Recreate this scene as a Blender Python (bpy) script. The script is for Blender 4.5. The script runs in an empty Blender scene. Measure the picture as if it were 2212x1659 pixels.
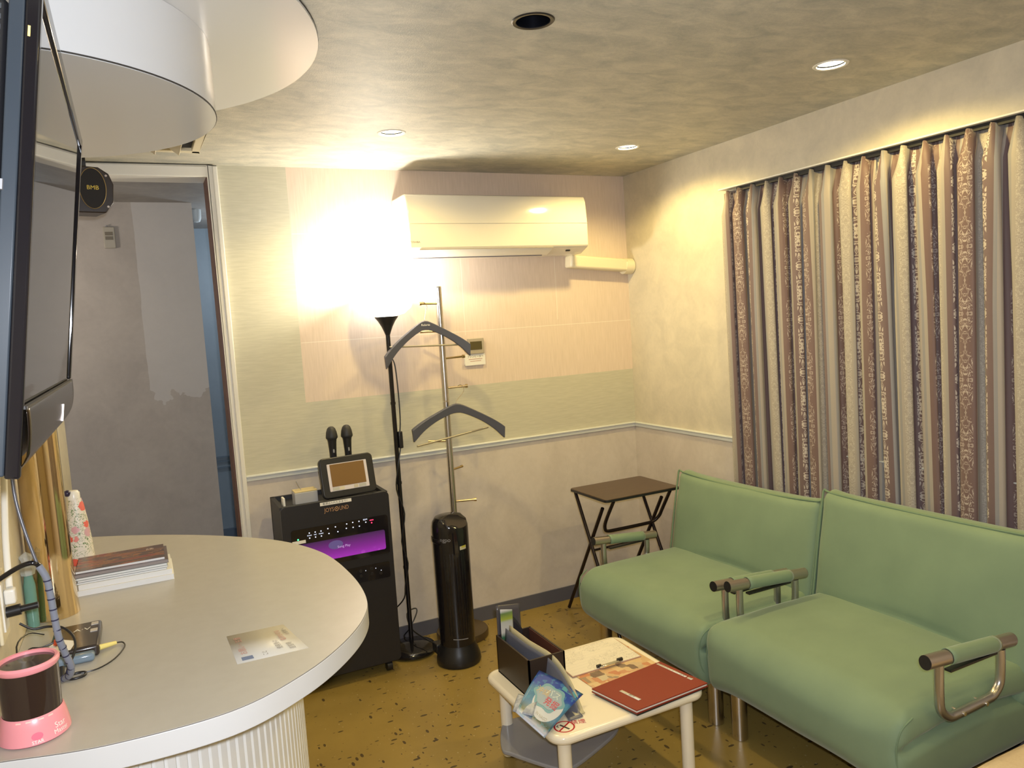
import bpy, bmesh, math, random
from mathutils import Vector, Matrix, noise
random.seed(7)
sc = bpy.context.scene
PI = math.pi
R = math.radians
col = sc.collection

# ------------------------------------------------------------------ camera, world, lights, exposure
cam_d = bpy.data.cameras.new('camera'); cam = bpy.data.objects.new('camera', cam_d); col.objects.link(cam)
cam_d.sensor_fit = 'HORIZONTAL'; cam_d.sensor_width = 36.0; cam_d.lens = 1654.4846 / 2212 * 36.0
cam_d.clip_start = 0.02
cr = Vector((0.89511821, -0.44120826, -0.06402073))
cd = Vector((-0.09484492, -0.04814019, -0.99432739))
cf = Vector((0.43562349, 0.8961126, -0.08493752))
M = Matrix.Identity(4)
for i in range(3):
    M[i][0] = cr[i]; M[i][1] = -cd[i]; M[i][2] = -cf[i]
M[0][3], M[1][3], M[2][3] = 0, 0, 1.57
cam.matrix_world = M
sc.camera = cam
sc.view_settings.view_transform = 'Standard'; sc.view_settings.look = 'None'
sc.view_settings.gamma = 1; sc.view_settings.use_curve_mapping = False
sc.view_settings.exposure = -0.06
w = bpy.data.worlds.new('world'); sc.world = w; w.use_nodes = True
w.node_tree.nodes['Background'].inputs[0].default_value = (0.75, 0.78, 0.85, 1)
w.node_tree.nodes['Background'].inputs[1].default_value = 0.02

WARM = (1.0, 0.76, 0.28)
def lamp(name, kind, loc, energy, color, rad=0.05, **kw):
    d = bpy.data.lights.new(name, kind); d.energy = energy; d.color = color
    if kind == 'AREA':
        d.shape = 'DISK'; d.size = rad * 2
    else:
        d.shadow_soft_size = rad
    for k, v in kw.items(): setattr(d, k, v)
    o = bpy.data.objects.new(name, d); o.location = loc; col.objects.link(o)
    return o
CEIL = 2.32
DL = [(2.10, 1.815, 1), (2.115, 2.976, 1), (0.973, 2.93, 1), (0.985, 1.768, 0), (2.10, 0.65, 1), (0.98, 0.60, 1), (2.10, -0.5, 1), (0.98, -0.55, 1)]
for x, y, on in DL:
    if on: lamp('downlight_lamp', 'SPOT', (x, y, CEIL - 0.002), 35 if y > 1.5 else 14, WARM, 0.035, spot_size=R(154), spot_blend=0.42)
lamp('torchiere_lamp', 'POINT', (1.06, 3.455, 1.80), 27, (1.0, 0.92, 0.76), 0.04)
# the camera's own flash, beside and above the lens
lamp('camera_flash', 'AREA', (0.03, -0.02, 1.62), 36, (0.86, 0.91, 1.0), 0.02).rotation_euler = cam.matrix_world.to_euler()
# cool hall light in the corridor behind the opening
lamp('hall_lamp', 'POINT', (0.80, 4.95, 2.0), 11, (0.80, 0.90, 1.0), 0.08)
lamp('hall_lamp', 'POINT', (-0.9, 4.0, 1.9), 17, (1.0, 0.90, 0.78), 0.10)

# ------------------------------------------------------------------ materials
def mat(name, c=(0.8, 0.8, 0.8), rough=0.5, metal=0.0, **kw):
    m = bpy.data.materials.new(name); m.use_nodes = True
    b = m.node_tree.nodes['Principled BSDF']
    b.inputs['Base Color'].default_value = (*c, 1); b.inputs['Roughness'].default_value = rough
    b.inputs['Metallic'].default_value = metal
    for k, v in kw.items():
        b.inputs[k.replace('_', ' ')].default_value = v
    return m
class NT:
    def __init__(s, m):
        s.m = m; s.t = m.node_tree; s.b = s.t.nodes['Principled BSDF']
    def n(s, typ, ins=None, **at):
        x = s.t.nodes.new(typ)
        for k, v in at.items(): setattr(x, k, v)
        for k, v in (ins or {}).items():
            if isinstance(v, bpy.types.NodeSocket): s.t.links.new(v, x.inputs[k])
            else: x.inputs[k].default_value = v
        return x
    def math(s, op, a, b=None, c=None, clamp=False):
        ins = {0: a}
        if b is not None: ins[1] = b
        if c is not None: ins[2] = c
        return s.n('ShaderNodeMath', ins, operation=op, use_clamp=clamp).outputs[0]
    def mix(s, f, a, b, bt='MIX'):
        x = s.t.nodes.new('ShaderNodeMix'); x.data_type = 'RGBA'; x.blend_type = bt
        for sock, v in ((x.inputs[0], f), (x.inputs[6], a), (x.inputs[7], b)):
            if isinstance(v, bpy.types.NodeSocket): s.t.links.new(v, sock)
            else: sock.default_value = v if not isinstance(v, tuple) else (*v, 1)
        return x.outputs[2]
    def obj(s): return s.n('ShaderNodeTexCoord').outputs['Object']
    def uv(s): return s.n('ShaderNodeTexCoord').outputs['UV']
    def noise(s, scale, vec=None, detail=3, rough=0.5, dist=0.0):
        i = {'Scale': scale, 'Detail': detail, 'Roughness': rough, 'Distortion': dist}
        if vec is not None: i['Vector'] = vec
        return s.n('ShaderNodeTexNoise', i).outputs['Fac']
    def ramp(s, f, stops):
        r = s.n('ShaderNodeValToRGB', {0: f}); e = r.color_ramp.elements
        while len(e) < len(stops): e.new(0.5)
        for k, (p, c) in enumerate(stops):
            e[k].position = p; e[k].color = (*c, 1) if len(c) == 3 else c
        return r.outputs[0]
    def sep(s, v):
        x = s.n('ShaderNodeSeparateXYZ', {0: v}); return x.outputs
    def comb(s, x, y, z):
        return s.n('ShaderNodeCombineXYZ', {0: x, 1: y, 2: z}).outputs[0]
    def base(s, v): s.t.links.new(v, s.b.inputs['Base Color'])
    def bump(s, h, strength=0.2, dist=0.002):
        b = s.n('ShaderNodeBump', {'Height': h, 'Strength': strength, 'Distance': dist})
        s.t.links.new(b.outputs[0], s.b.inputs['Normal'])
def emis(name, c, s):
    m = mat(name, (0, 0, 0)); b = m.node_tree.nodes['Principled BSDF']
    b.inputs['Emission Color'].default_value = (*c, 1); b.inputs['Emission Strength'].default_value = s
    return m
def wallpaper(name, c1, c2, scale=2.2, rough=0.62, bump=0.15, stretch=(1, 1, 1)):
    m = mat(name, c1, rough); t = NT(m)
    mp = t.n('ShaderNodeMapping', {'Vector': t.obj(), 'Scale': stretch}).outputs[0]
    n1 = t.noise(scale, mp, 5, 0.62, 0.6); n2 = t.noise(scale * 9, mp, 4, 0.6)
    f = t.math('ADD', t.math('MULTIPLY', n1, 0.75), t.math('MULTIPLY', n2, 0.25))
    t.base(t.ramp(f, [(0.36, c2), (0.62, c1)]))
    t.bump(t.noise(260, t.obj(), 2), bump, 0.0015)
    return m
m_wall = wallpaper('cream_wallpaper', (0.64, 0.575, 0.445), (0.54, 0.49, 0.385), 7)
m_wall_low = wallpaper('rosy_beige_wallpaper', (0.63, 0.565, 0.50), (0.54, 0.48, 0.42), 4.5)
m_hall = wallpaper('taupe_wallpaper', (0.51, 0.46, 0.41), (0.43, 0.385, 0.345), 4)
m_ceil = wallpaper('mottled_ceiling_paper', (0.60, 0.565, 0.47), (0.39, 0.39, 0.345), 9.0, 0.58, 0.45, (0.9, 1.6, 1))
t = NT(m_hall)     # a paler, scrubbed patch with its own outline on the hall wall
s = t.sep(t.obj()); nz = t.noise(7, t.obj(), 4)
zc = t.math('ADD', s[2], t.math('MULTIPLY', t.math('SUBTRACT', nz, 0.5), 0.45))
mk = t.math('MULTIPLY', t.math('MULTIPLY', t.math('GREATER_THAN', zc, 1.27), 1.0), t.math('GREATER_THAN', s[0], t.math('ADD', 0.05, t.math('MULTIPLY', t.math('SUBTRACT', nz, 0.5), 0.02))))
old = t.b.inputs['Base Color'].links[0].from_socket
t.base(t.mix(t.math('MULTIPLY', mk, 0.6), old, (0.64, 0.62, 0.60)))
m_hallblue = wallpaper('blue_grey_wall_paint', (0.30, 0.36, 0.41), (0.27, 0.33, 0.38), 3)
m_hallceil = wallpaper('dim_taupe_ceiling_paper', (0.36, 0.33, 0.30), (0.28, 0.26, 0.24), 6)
# accent papers on the back wall: pink panel field, pale green borders
m_back = mat('two_tone_textile_wallpaper', rough=0.6); t = NT(m_back)
o_ = t.obj(); s = t.sep(o_)
inpink = t.math('MULTIPLY', t.math('GREATER_THAN', s[0], 0.687), t.math('GREATER_THAN', s[2], 1.242))
weave = t.noise(60, t.n('ShaderNodeMapping', {'Vector': o_, 'Scale': (0.25, 1, 3.0)}).outputs[0], 3)
weave2 = t.noise(50, t.n('ShaderNodeMapping', {'Vector': o_, 'Scale': (3, 1, 0.2)}).outputs[0], 3)
g = t.ramp(weave, [(0.3, (0.50, 0.48, 0.375)), (0.7, (0.57, 0.545, 0.43))])
p = t.ramp(weave2, [(0.3, (0.66, 0.54, 0.44)), (0.7, (0.73, 0.60, 0.50))])
seam = None
for v, ax, lo, hi in ((1.52, 2, 0.69, 2.54), (2.02, 2, 0.69, 1.1), (1.515, 0, 1.50, 2.0), (2.06, 0, 1.55, 1.9)):
    d = t.math('LESS_THAN', t.math('ABSOLUTE', t.math('SUBTRACT', s[ax], v)), 0.0016)
    q = t.math('MULTIPLY', t.math('GREATER_THAN', s[2 - ax], lo), t.math('LESS_THAN', s[2 - ax], hi))
    d = t.math('MULTIPLY', d, q); seam = d if seam is None else t.math('ADD', seam, d, clamp=True)
c = t.mix(inpink, g, p); c = t.mix(t.math('MULTIPLY', seam, 0.6), c, (0.86, 0.80, 0.70)); t.base(c)
t.bump(t.noise(300, o_, 2), 0.12, 0.001)
# floor: ochre vinyl with dark flecks
m_floor = mat('speckled_ochre_vinyl', rough=0.34); t = NT(m_floor); o_ = t.obj()
basec = t.ramp(t.noise(3, o_, 4), [(0.3, (0.255, 0.175, 0.045)), (0.7, (0.33, 0.228, 0.060))])
tile = t.n('ShaderNodeTexBrick', {'Vector': o_, 'Scale': 1.0, 'Color1': (0, 0, 0, 1), 'Color2': (1, 1, 1, 1), 'Mortar': (0.5, 0.5, 0.5, 1), 'Mortar Size': 0.0, 'Brick Width': 0.45, 'Row Height': 0.45}, offset=0.0)
basec = t.mix(t.math('MULTIPLY', tile.outputs['Color'], 0.25), basec, (0.33, 0.235, 0.07))
for sx, sy, sc_, th, cc in ((1, 2.4, 14, 0.23, (0.045, 0.03, 0.018)), (2.4, 1, 14, 0.21, (0.05, 0.032, 0.02)), (1, 1.5, 34, 0.19, (0.14, 0.085, 0.03)), (1.5, 1, 36, 0.14, (0.45, 0.36, 0.20))):
    vec = t.n('ShaderNodeMapping', {'Vector': o_, 'Scale': (sx, sy, 0.0), 'Rotation': (0, 0, 0.5 * sx)}).outputs[0]
    v = t.n('ShaderNodeTexVoronoi', {'Vector': vec, 'Scale': sc_}, distance='EUCLIDEAN')
    rnd = t.sep(v.outputs['Color'])[0]
    f = t.math('MULTIPLY', t.math('LESS_THAN', v.outputs['Distance'], t.math('MULTIPLY', rnd, th)), 0.85)
    basec = t.mix(f, basec, cc)
t.base(basec)
m_hallfloor = mat('blue_grey_hall_floor', (0.22, 0.26, 0.31), 0.5)
m_trim = mat('cream_painted_trim', (0.74, 0.72, 0.66), 0.35)
m_rail = mat('pale_blue_grey_dado', (0.62, 0.64, 0.62), 0.4)
m_basebd = mat('dark_grey_vinyl_skirting', (0.10, 0.10, 0.125), 0.45)
m_brown = mat('brown_reveal', (0.10, 0.04, 0.025), 0.5)
m_white = mat('white_plastic', (0.80, 0.78, 0.72), 0.3)
m_gwhite = mat('glossy_white_laminate', (0.76, 0.77, 0.78), 0.16)
m_cream = mat('cream_plastic', (0.78, 0.70, 0.50), 0.35)
m_ivory = mat('ivory_lacquer', (0.84, 0.77, 0.62), 0.16)
m_black = mat('black_plastic', (0.012, 0.012, 0.014), 0.35)
m_blackg = mat('gloss_black_plastic', (0.010, 0.009, 0.011), 0.08)
m_blackm = mat('matt_black_laminate', (0.016, 0.016, 0.02), 0.5)
m_dark = mat('dark_void', (0.004, 0.004, 0.006), 0.6)
m_grey = mat('grey_plastic', (0.30, 0.30, 0.32), 0.4)
m_chrome = mat('brushed_chrome', (0.62, 0.58, 0.54), 0.26, 1.0)
m_steel = mat('grey_satin_steel', (0.46, 0.45, 0.46), 0.28, 0.95)
m_chromeb = mat('bright_chrome', (0.8, 0.76, 0.70), 0.12, 1.0)
m_brass = mat('aged_brass', (0.55, 0.42, 0.22), 0.28, 1.0)
m_silver = mat('satin_silver_tube', (0.50, 0.44, 0.40), 0.30, 0.9)
m_bezelside = mat('smoked_grey_bezel', (0.035, 0.045, 0.058), 0.22)
m_screen = mat('glossy_dark_screen', (0.42, 0.42, 0.43), 0.03, 1.0)
m_bezel = mat('mirror_black_bezel', (0.10, 0.085, 0.08), 0.16, 1.0)
m_gold = mat('gold_mirror_film', (0.80, 0.52, 0.15), 0.06, 1.0)
m_paper = mat('white_paper', (0.80, 0.78, 0.72), 0.5)
m_yel = mat('yellow_plastic', (0.78, 0.66, 0.22), 0.4)
m_redp = mat('red_orange_plastic', (0.7, 0.09, 0.03), 0.4)
m_ink = mat('dark_ink', (0.05, 0.045, 0.04), 0.6)
m_pink = mat('pink_plastic', (0.80, 0.30, 0.34), 0.3)
m_pinkd = mat('rose_button', (0.85, 0.14, 0.22), 0.3)
m_tint = mat('dark_tinted_dome', (0.030, 0.018, 0.014), 0.06)
m_green = mat('sage_green_fabric', (0.17, 0.25, 0.15), 0.72, Sheen_Weight=0.25, Sheen_Roughness=0.4); t = NT(m_green)
t.base(t.ramp(t.noise(5, t.obj(), 4), [(0.3, (0.168, 0.245, 0.158)), (0.7, (0.195, 0.28, 0.178))]))
t.bump(t.math('ADD', t.noise(6, t.obj(), 2, 0.5), t.math('MULTIPLY', t.noise(700, t.obj(), 1), 0.02)), 0.12, 0.02)
m_greenseam = mat('green_piping', (0.16, 0.24, 0.15), 0.8)
m_seam = mat('dark_green_seam', (0.06, 0.10, 0.06), 0.9)
m_counter = mat('greige_laminate_top', rough=0.28); t = NT(m_counter)
t.base(t.ramp(t.noise(30, t.obj(), 5), [(0.3, (0.425, 0.405, 0.365)), (0.7, (0.45, 0.43, 0.39))]))
m_ctedge = mat('pale_grey_edge_band', (0.62, 0.63, 0.65), 0.3)
m_ribbed = mat('white_ribbed_panel', (0.80, 0.80, 0.78), 0.4)
m_wood = mat('dark_walnut_laminate', rough=0.33); t = NT(m_wood)
wv = t.noise(12, t.n('ShaderNodeMapping', {'Vector': t.obj(), 'Scale': (1, 10, 1)}).outputs[0], 4, 0.6, 0.4)
t.base(t.ramp(wv, [(0.3, (0.058, 0.032, 0.018)), (0.7, (0.085, 0.050, 0.028))]))
m_tube = mat('dark_brown_steel', (0.028, 0.018, 0.017), 0.25, 0.5)
m_coatbase = mat('bronze_base', (0.14, 0.10, 0.05), 0.35, 0.6)
m_hanger = mat('charcoal_plastic_hanger', (0.075, 0.078, 0.105), 0.4)
m_red = mat('oxblood_folder', (0.235, 0.025, 0.011), 0.45)
m_acryl = mat('smoky_acrylic_shelf', (0.30, 0.30, 0.32), 0.15, Alpha=0.93)
m_teal = mat('teal_glass', (0.25, 0.50, 0.42), 0.1, Transmission_Weight=0.5)
m_beige = wallpaper('beige_mottled_fabric', (0.62, 0.50, 0.33), (0.50, 0.38, 0.25), 14, 0.8, 0.3)
m_lampw = emis('lit_lamp_lens', (1.0, 0.84, 0.50), 14.0)
m_bowl = emis('glowing_opal_bowl', (1.0, 0.94, 0.82), 6.0)

# curtain cloth: mauve-brown bands with pale damask, stone and beige bands between
m_cur = mat('striped_damask_cloth', rough=0.6, Sheen_Weight=0.2); t = NT(m_cur)
u_, v_, _z = t.sep(t.uv())
band = t.math('MODULO', u_, 0.30)
fm = t.math('DIVIDE', band, 0.30)
r = t.n('ShaderNodeValToRGB', {0: fm}); r.color_ramp.interpolation = 'CONSTANT'
stops = [(0.0, (0.145, 0.090, 0.085)), (0.27, (0.34, 0.30, 0.25)), (0.31, (0.24, 0.23, 0.23)), (0.345, (0.32, 0.285, 0.245)), (0.52, (0.29, 0.265, 0.24)), (0.555, (0.140, 0.092, 0.094)), (0.80, (0.235, 0.23, 0.245)), (0.84, (0.33, 0.29, 0.255)), (0.92, (0.24, 0.23, 0.235)), (0.955, (0.32, 0.285, 0.245))]
e = r.color_ramp.elements
while len(e) < len(stops): e.new(0.5)
for k, (pp, cc) in enumerate(stops): e[k].position = pp; e[k].color = (*cc, 1)
cloth = r.outputs[0]
def damask(center, half, freq, thr, wid, seed):
    du = t.math('ABSOLUTE', t.math('SUBTRACT', fm, center))
    vec = t.comb(t.math('MULTIPLY', du, 0.30 * freq), t.math('ADD', t.math('MULTIPLY', t.math('PINGPONG', v_, 0.11), freq * 0.8), t.math('MULTIPLY', t.math('FLOOR', t.math('DIVIDE', v_, 0.22)), 0.0)), seed)
    nn = t.n('ShaderNodeTexNoise', {'Vector': vec, 'Scale': 1.0, 'Detail': 1.0, 'Distortion': 1.6}).outputs['Fac']
    ln = t.math('LESS_THAN', t.math('ABSOLUTE', t.math('SUBTRACT', nn, thr)), wid)
    return t.math('MULTIPLY', ln, t.math('LESS_THAN', du, half))
cloth = t.mix(t.math('MULTIPLY', damask(0.15, 0.080, 62, 0.56, 0.040, 1.3), 0.62), cloth, (0.56, 0.49, 0.43))
cloth = t.mix(t.math('MULTIPLY', damask(0.68, 0.050, 46, 0.57, 0.075, 5.1), 0.72), cloth, (0.60, 0.54, 0.47))
cloth = t.mix(t.math('MULTIPLY', damask(0.44, 0.06, 90, 0.55, 0.045, 9.7), 0.5), cloth, (0.55, 0.50, 0.42))
t.base(cloth)

# ------------------------------------------------------------------ mesh builder
class MB:
    def __init__(s): s.v = []; s.f = []; s.mi = []; s.m = 0; s.uvs = None
    def add(s, vs, fs):
        o = len(s.v); s.v += [tuple(p) for p in vs]; s.f += [tuple(i + o for i in q) for q in fs]; s.mi += [s.m] * len(fs); return s
    def box(s, x0, x1, y0, y1, z0, z1):
        vs = [(x, y, z) for z in (z0, z1) for y in (y0, y1) for x in (x0, x1)]
        return s.add(vs, [(0, 2, 3, 1), (4, 5, 7, 6), (0, 1, 5, 4), (2, 6, 7, 3), (0, 4, 6, 2), (1, 3, 7, 5)])
    def obox(s, c, ax, ay, az, hx, hy, hz):
        c = Vector(c); vs = [c + ax * (hx * i) + ay * (hy * j) + az * (hz * k) for k in (-1, 1) for j in (-1, 1) for i in (-1, 1)]
        return s.add(vs, [(0, 2, 3, 1), (4, 5, 7, 6), (0, 1, 5, 4), (2, 6, 7, 3), (0, 4, 6, 2), (1, 3, 7, 5)])
    def cyl(s, p0, p1, r0, r1=None, seg=20, cap=True):
        r1 = r0 if r1 is None else r1; p0 = Vector(p0); p1 = Vector(p1); d = (p1 - p0).normalized()
        a = d.orthogonal().normalized(); b = d.cross(a); vs = []
        for p_, r_ in ((p0, r0), (p1, r1)):
            for i in range(seg):
                an = 2 * PI * i / seg; vs.append(p_ + (a * math.cos(an) + b * math.sin(an)) * r_)
        fs = [(i, (i + 1) % seg, seg + (i + 1) % seg, seg + i) for i in range(seg)]
        if cap: fs += [tuple(reversed(range(seg))), tuple(range(seg, 2 * seg))]
        return s.add(vs, fs)
    def tube(s, pts, r, seg=8, sub=4, closed=False, rf=None):
        P = [Vector(p) for p in pts]; Q = []
        n = len(P)
        if sub > 1:
            rng = range(n if closed else n - 1)
            for i in rng:
                p0 = P[(i - 1) % n] if closed or i > 0 else P[0]; p1 = P[i]; p2 = P[(i + 1) % n]
                p3 = P[(i + 2) % n] if closed or i + 2 < n else P[-1]
                for k in range(sub):
                    q = k / sub
                    Q.append(0.5 * ((2 * p1) + (p2 - p0) * q + (2 * p0 - 5 * p1 + 4 * p2 - p3) * q * q + (3 * p1 - p0 - 3 * p2 + p3) * q ** 3))
            if not closed: Q.append(P[-1])
        else: Q = P
        m = len(Q); vs = []; a = None
        for i, q in enumerate(Q):
            d = (Q[(i + 1) % m] - Q[i - 1]) if (closed or 0 < i < m - 1) else (Q[1] - Q[0] if i == 0 else Q[-1] - Q[-2])
            d = d.normalized()
            a = d.orthogonal().normalized() if a is None else (a - d * a.dot(d)).normalized()
            b = d.cross(a); rr = r if rf is None else rf(i / (m - 1)) * r
            for k in range(seg):
                an = 2 * PI * k / seg; vs.append(q + (a * math.cos(an) + b * math.sin(an)) * rr)
        fs = []
        for i in range(m if closed else m - 1):
            for k in range(seg):
                j = (i + 1) % m; fs.append((i * seg + k, i * seg + (k + 1) % seg, j * seg + (k + 1) % seg, j * seg + k))
        if not closed: fs += [tuple(reversed(range(seg))), tuple((m - 1) * seg + k for k in range(seg))]
        return s.add(vs, fs)
    def lathe(s, prof, c=(0, 0), seg=40, sx=1, sy=1, a0=0, a1=2 * PI):
        full = abs(a1 - a0 - 2 * PI) < 1e-6; n = seg if full else seg + 1; vs = []
        for r_, z in prof:
            for i in range(n):
                an = a0 + (a1 - a0) * i / seg; vs.append((c[0] + r_ * sx * math.cos(an), c[1] + r_ * sy * math.sin(an), z))
        fs = []
        for k in range(len(prof) - 1):
            for i in range(seg):
                j = (i + 1) % n; fs.append((k * n + i, k * n + j, (k + 1) * n + j, (k + 1) * n + i))
        return s.add(vs, fs)
    def prism(s, pts, z0, z1):
        n = len(pts); vs = [(x, y, z0) for x, y in pts] + [(x, y, z1) for x, y in pts]
        return s.add(vs, [tuple(reversed(range(n))), tuple(range(n, 2 * n))] + [(i, (i + 1) % n, n + (i + 1) % n, n + i) for i in range(n)])
    def grid(s, fn, nu, nv):
        vs = [fn(i / nu, j / nv) for j in range(nv + 1) for i in range(nu + 1)]
        return s.add(vs, [(j * (nu + 1) + i, j * (nu + 1) + i + 1, (j + 1) * (nu + 1) + i + 1, (j + 1) * (nu + 1) + i) for j in range(nv) for i in range(nu)])
    def poly(s, pts): return s.add(pts, [tuple(range(len(pts)))])
    def sphere(s, c, r, seg=20, rings=12, sz=1):
        return s.lathe([(max(r * math.sin(PI * k / rings), 1e-5), c[2] - r * sz * math.cos(PI * k / rings)) for k in range(rings + 1)], c, seg)
    def build(s, name, m, parent=None, at=(0, 0, 0), bevel=0, solid=0, sub=0, angle=40, uvf=None, off=0, local=False):
        me = bpy.data.meshes.new(name)
        o0 = Vector(at) if parent is None else (Vector((0, 0, 0)) if local else parent.matrix_basis.translation.copy() if parent.parent is None else parent.parent.location.copy())
        me.from_pydata([tuple(Vector(p) - o0) for p in s.v], [], s.f)
        for mm in (m if isinstance(m, (list, tuple)) else [m]): me.materials.append(mm)
        if isinstance(m, (list, tuple)): me.polygons.foreach_set('material_index', s.mi)
        bm = bmesh.new(); bm.from_mesh(me)
        bmesh.ops.remove_doubles(bm, verts=bm.verts, dist=1e-6) if not uvf else None
        bmesh.ops.recalc_face_normals(bm, faces=bm.faces); bm.to_mesh(me); bm.free()
        if uvf:
            ul = me.uv_layers.new(name='UVMap')
            for lp in me.loops: ul.data[lp.index].uv = uvf[lp.vertex_index]
        me.polygons.foreach_set('use_smooth', [True] * len(me.polygons)); me.set_sharp_from_angle(angle=R(angle))
        o = bpy.data.objects.new(name, me); col.objects.link(o)
        if parent is not None: o.parent = parent
        else: o.location = at
        if bevel:
            b = o.modifiers.new('bevel', 'BEVEL'); b.width = bevel; b.segments = 3; b.limit_method = 'ANGLE'; b.angle_limit = R(35)
        if sub:
            b = o.modifiers.new('subd', 'SUBSURF'); b.levels = sub; b.render_levels = sub
        if solid:
            b = o.modifiers.new('solid', 'SOLIDIFY'); b.thickness = solid; b.offset = off
        return o
def tag(o, label, cat, group=None):
    o['label'] = label; o['category'] = cat
    if group: o['group'] = group
    return o
def thing(name, label, cat, loc=(0, 0, 0), group=None):
    o = bpy.data.objects.new(name, None); o.empty_display_size = 0.05; o.location = loc; col.objects.link(o)
    return tag(o, label, cat, group)
def struct(o): o['kind'] = 'structure'; return o
def text_mesh(txt, size, fn, mb=None, align='CENTER', ext=None):
    cu = bpy.data.curves.new('t', 'FONT'); cu.body = txt; cu.size = size; cu.align_x = align; cu.align_y = 'CENTER'; cu.resolution_u = 3
    ob = bpy.data.objects.new('t', cu); col.objects.link(ob); bpy.context.view_layer.update()
    dg = bpy.context.evaluated_depsgraph_get(); me = bpy.data.meshes.new_from_object(ob.evaluated_get(dg))
    mb = mb or MB()
    mb.add([fn(v.co.x, v.co.y) for v in me.vertices], [tuple(p.vertices) for p in me.polygons])
    bpy.data.objects.remove(ob); bpy.data.curves.remove(cu); bpy.data.meshes.remove(me)
    return mb
def rrect(cx, cy, hx, hy, r, n=6):
    P = []
    for sx, sy, a in ((1, 1, 0), (-1, 1, 90), (-1, -1, 180), (1, -1, 270)):
        for k in range(n + 1):
            an = R(a + 90 * k / n); P.append((cx + sx * (hx - r) + r * math.cos(an), cy + sy * (hy - r) + r * math.sin(an)))
    return P
def catmull(P, sub=8, closed=False):
    Q = []; n = len(P); P = [Vector((*p, 0)) for p in P]
    for i in range(n if closed else n - 1):
        p0 = P[i - 1] if (closed or i > 0) else P[0]; p1 = P[i]; p2 = P[(i + 1) % n]; p3 = P[(i + 2) % n] if (closed or i + 2 < n) else P[-1]
        for k in range(sub):
            q = k / sub; v = 0.5 * ((2 * p1) + (p2 - p0) * q + (2 * p0 - 5 * p1 + 4 * p2 - p3) * q * q + (3 * p1 - p0 - 3 * p2 + p3) * q ** 3); Q.append((v.x, v.y))
    if not closed: Q.append((P[-1].x, P[-1].y))
    return Q

# ------------------------------------------------------------------ room shell
XL, XR, YB, YF = -0.29, 2.532, 3.621, -2.0
DX = 0.392        # right edge of the opening's frame
struct(MB().box(-1.6, XR + 0.1, YF - 0.1, YB + 0.06, -0.05, 0).build('floor', m_floor))
struct(MB().box(-1.6, 1.5, YB + 0.06, 6.0, -0.05, 0).build('floor_hall', m_hallfloor))
# ceiling with round holes for the recessed lamps
bm = bmesh.new()
def loop(pts):
    vs = [bm.verts.new((x, y, CEIL)) for x, y in pts]
    return [bm.edges.new((vs[i], vs[(i + 1) % len(vs)])) for i in range(len(vs))]
ed = loop([(XL - 0.1, YF - 0.1), (XR + 0.1, YF - 0.1), (XR + 0.1, YB + 0.06), (XL - 0.1, YB + 0.06)])
for x, y, on in DL: ed += loop([(x + 0.045 * math.cos(2 * PI * k / 32), y + 0.045 * math.sin(2 * PI * k / 32)) for k in range(32)])
bmesh.ops.triangle_fill(bm, use_beauty=True, edges=ed)
me = bpy.data.meshes.new('ceiling'); bm.to_mesh(me); bm.free(); me.materials.append(m_ceil)
ce = bpy.data.objects.new('ceiling', me); col.objects.link(ce); struct(ce)
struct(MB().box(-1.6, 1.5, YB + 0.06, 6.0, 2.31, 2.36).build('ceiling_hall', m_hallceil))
struct(MB().box(XR, XR + 0.1, YF, YB + 0.12, 0, CEIL).build('wall_right', m_wall))
struct(MB().box(XL - 0.1, XL, YF, YB + 0.001, 0, CEIL).build('wall_left', m_wall))
struct(MB().box(XL - 0.1, XR + 0.1, YF - 0.1, YF, 0, CEIL).build('wall_front', m_wall))
b = MB(); b.m = 0; b.box(DX, XR, YB, YB + 0.12, 0.935, CEIL); b.m = 1; b.box(DX, XR, YB, YB + 0.12, 0, 0.935)
struct(b.build('wall_back', [m_back, m_wall_low]))
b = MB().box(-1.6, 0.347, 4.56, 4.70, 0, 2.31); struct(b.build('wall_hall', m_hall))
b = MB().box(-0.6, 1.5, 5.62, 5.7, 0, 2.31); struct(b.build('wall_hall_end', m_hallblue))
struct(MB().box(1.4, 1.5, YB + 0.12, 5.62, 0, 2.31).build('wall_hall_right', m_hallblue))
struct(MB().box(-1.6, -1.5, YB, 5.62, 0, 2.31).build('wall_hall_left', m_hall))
b = MB()
for z in (0.745, 0.715, 0.672): b.box(0.35, 1.4, 5.607, 5.622, z - 0.005, z + 0.005)
struct(b.build('trim_1', mat('slate_moulding', (0.16, 0.21, 0.26), 0.5)))
struct(MB().box(0.35, 1.4, 5.6, 5.63, 0.0, 0.24).build('baseboard_hall', mat('dark_blue_skirting', (0.13, 0.17, 0.22), 0.5)))
# opening frame
b = MB(); b.box(0.352, DX, YB - 0.018, YB + 0.13, 0, 2.312); b.box(XL, 0.352, YB - 0.018, YB + 0.13, 2.265, 2.312)
b.box(0.372, DX, YB - 0.026, YB - 0.016, 0, 2.312)
struct(b.build('trim_2', m_trim, bevel=0.004))
struct(MB().box(0.344, 0.3525, YB - 0.012, YB + 0.128, 0, 2.266).build('trim_3', m_brown))
b = MB()
for x0, x1, y0, y1 in ((DX, XR, YB - 0.012, YB), (XR - 0.012, XR, YF, YB)): b.box(x0, x1, y0, y1, 0.912, 0.940)
for x0, x1, y0, y1 in ((DX, XR, YB - 0.018, YB), (XR - 0.018, XR, YF, YB)): b.box(x0, x1, y0, y1, 0.930, 0.938)
struct(b.build('trim_4', m_rail, bevel=0.003))
struct(MB().box(XR - 0.004, XR, YF, YB, 0.0, 0.912).build('trim_5', m_wall_low))
struct(MB().box(DX, XR, YB - 0.008, YB, 0, 0.074).build('baseboard_back', m_basebd))
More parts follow.
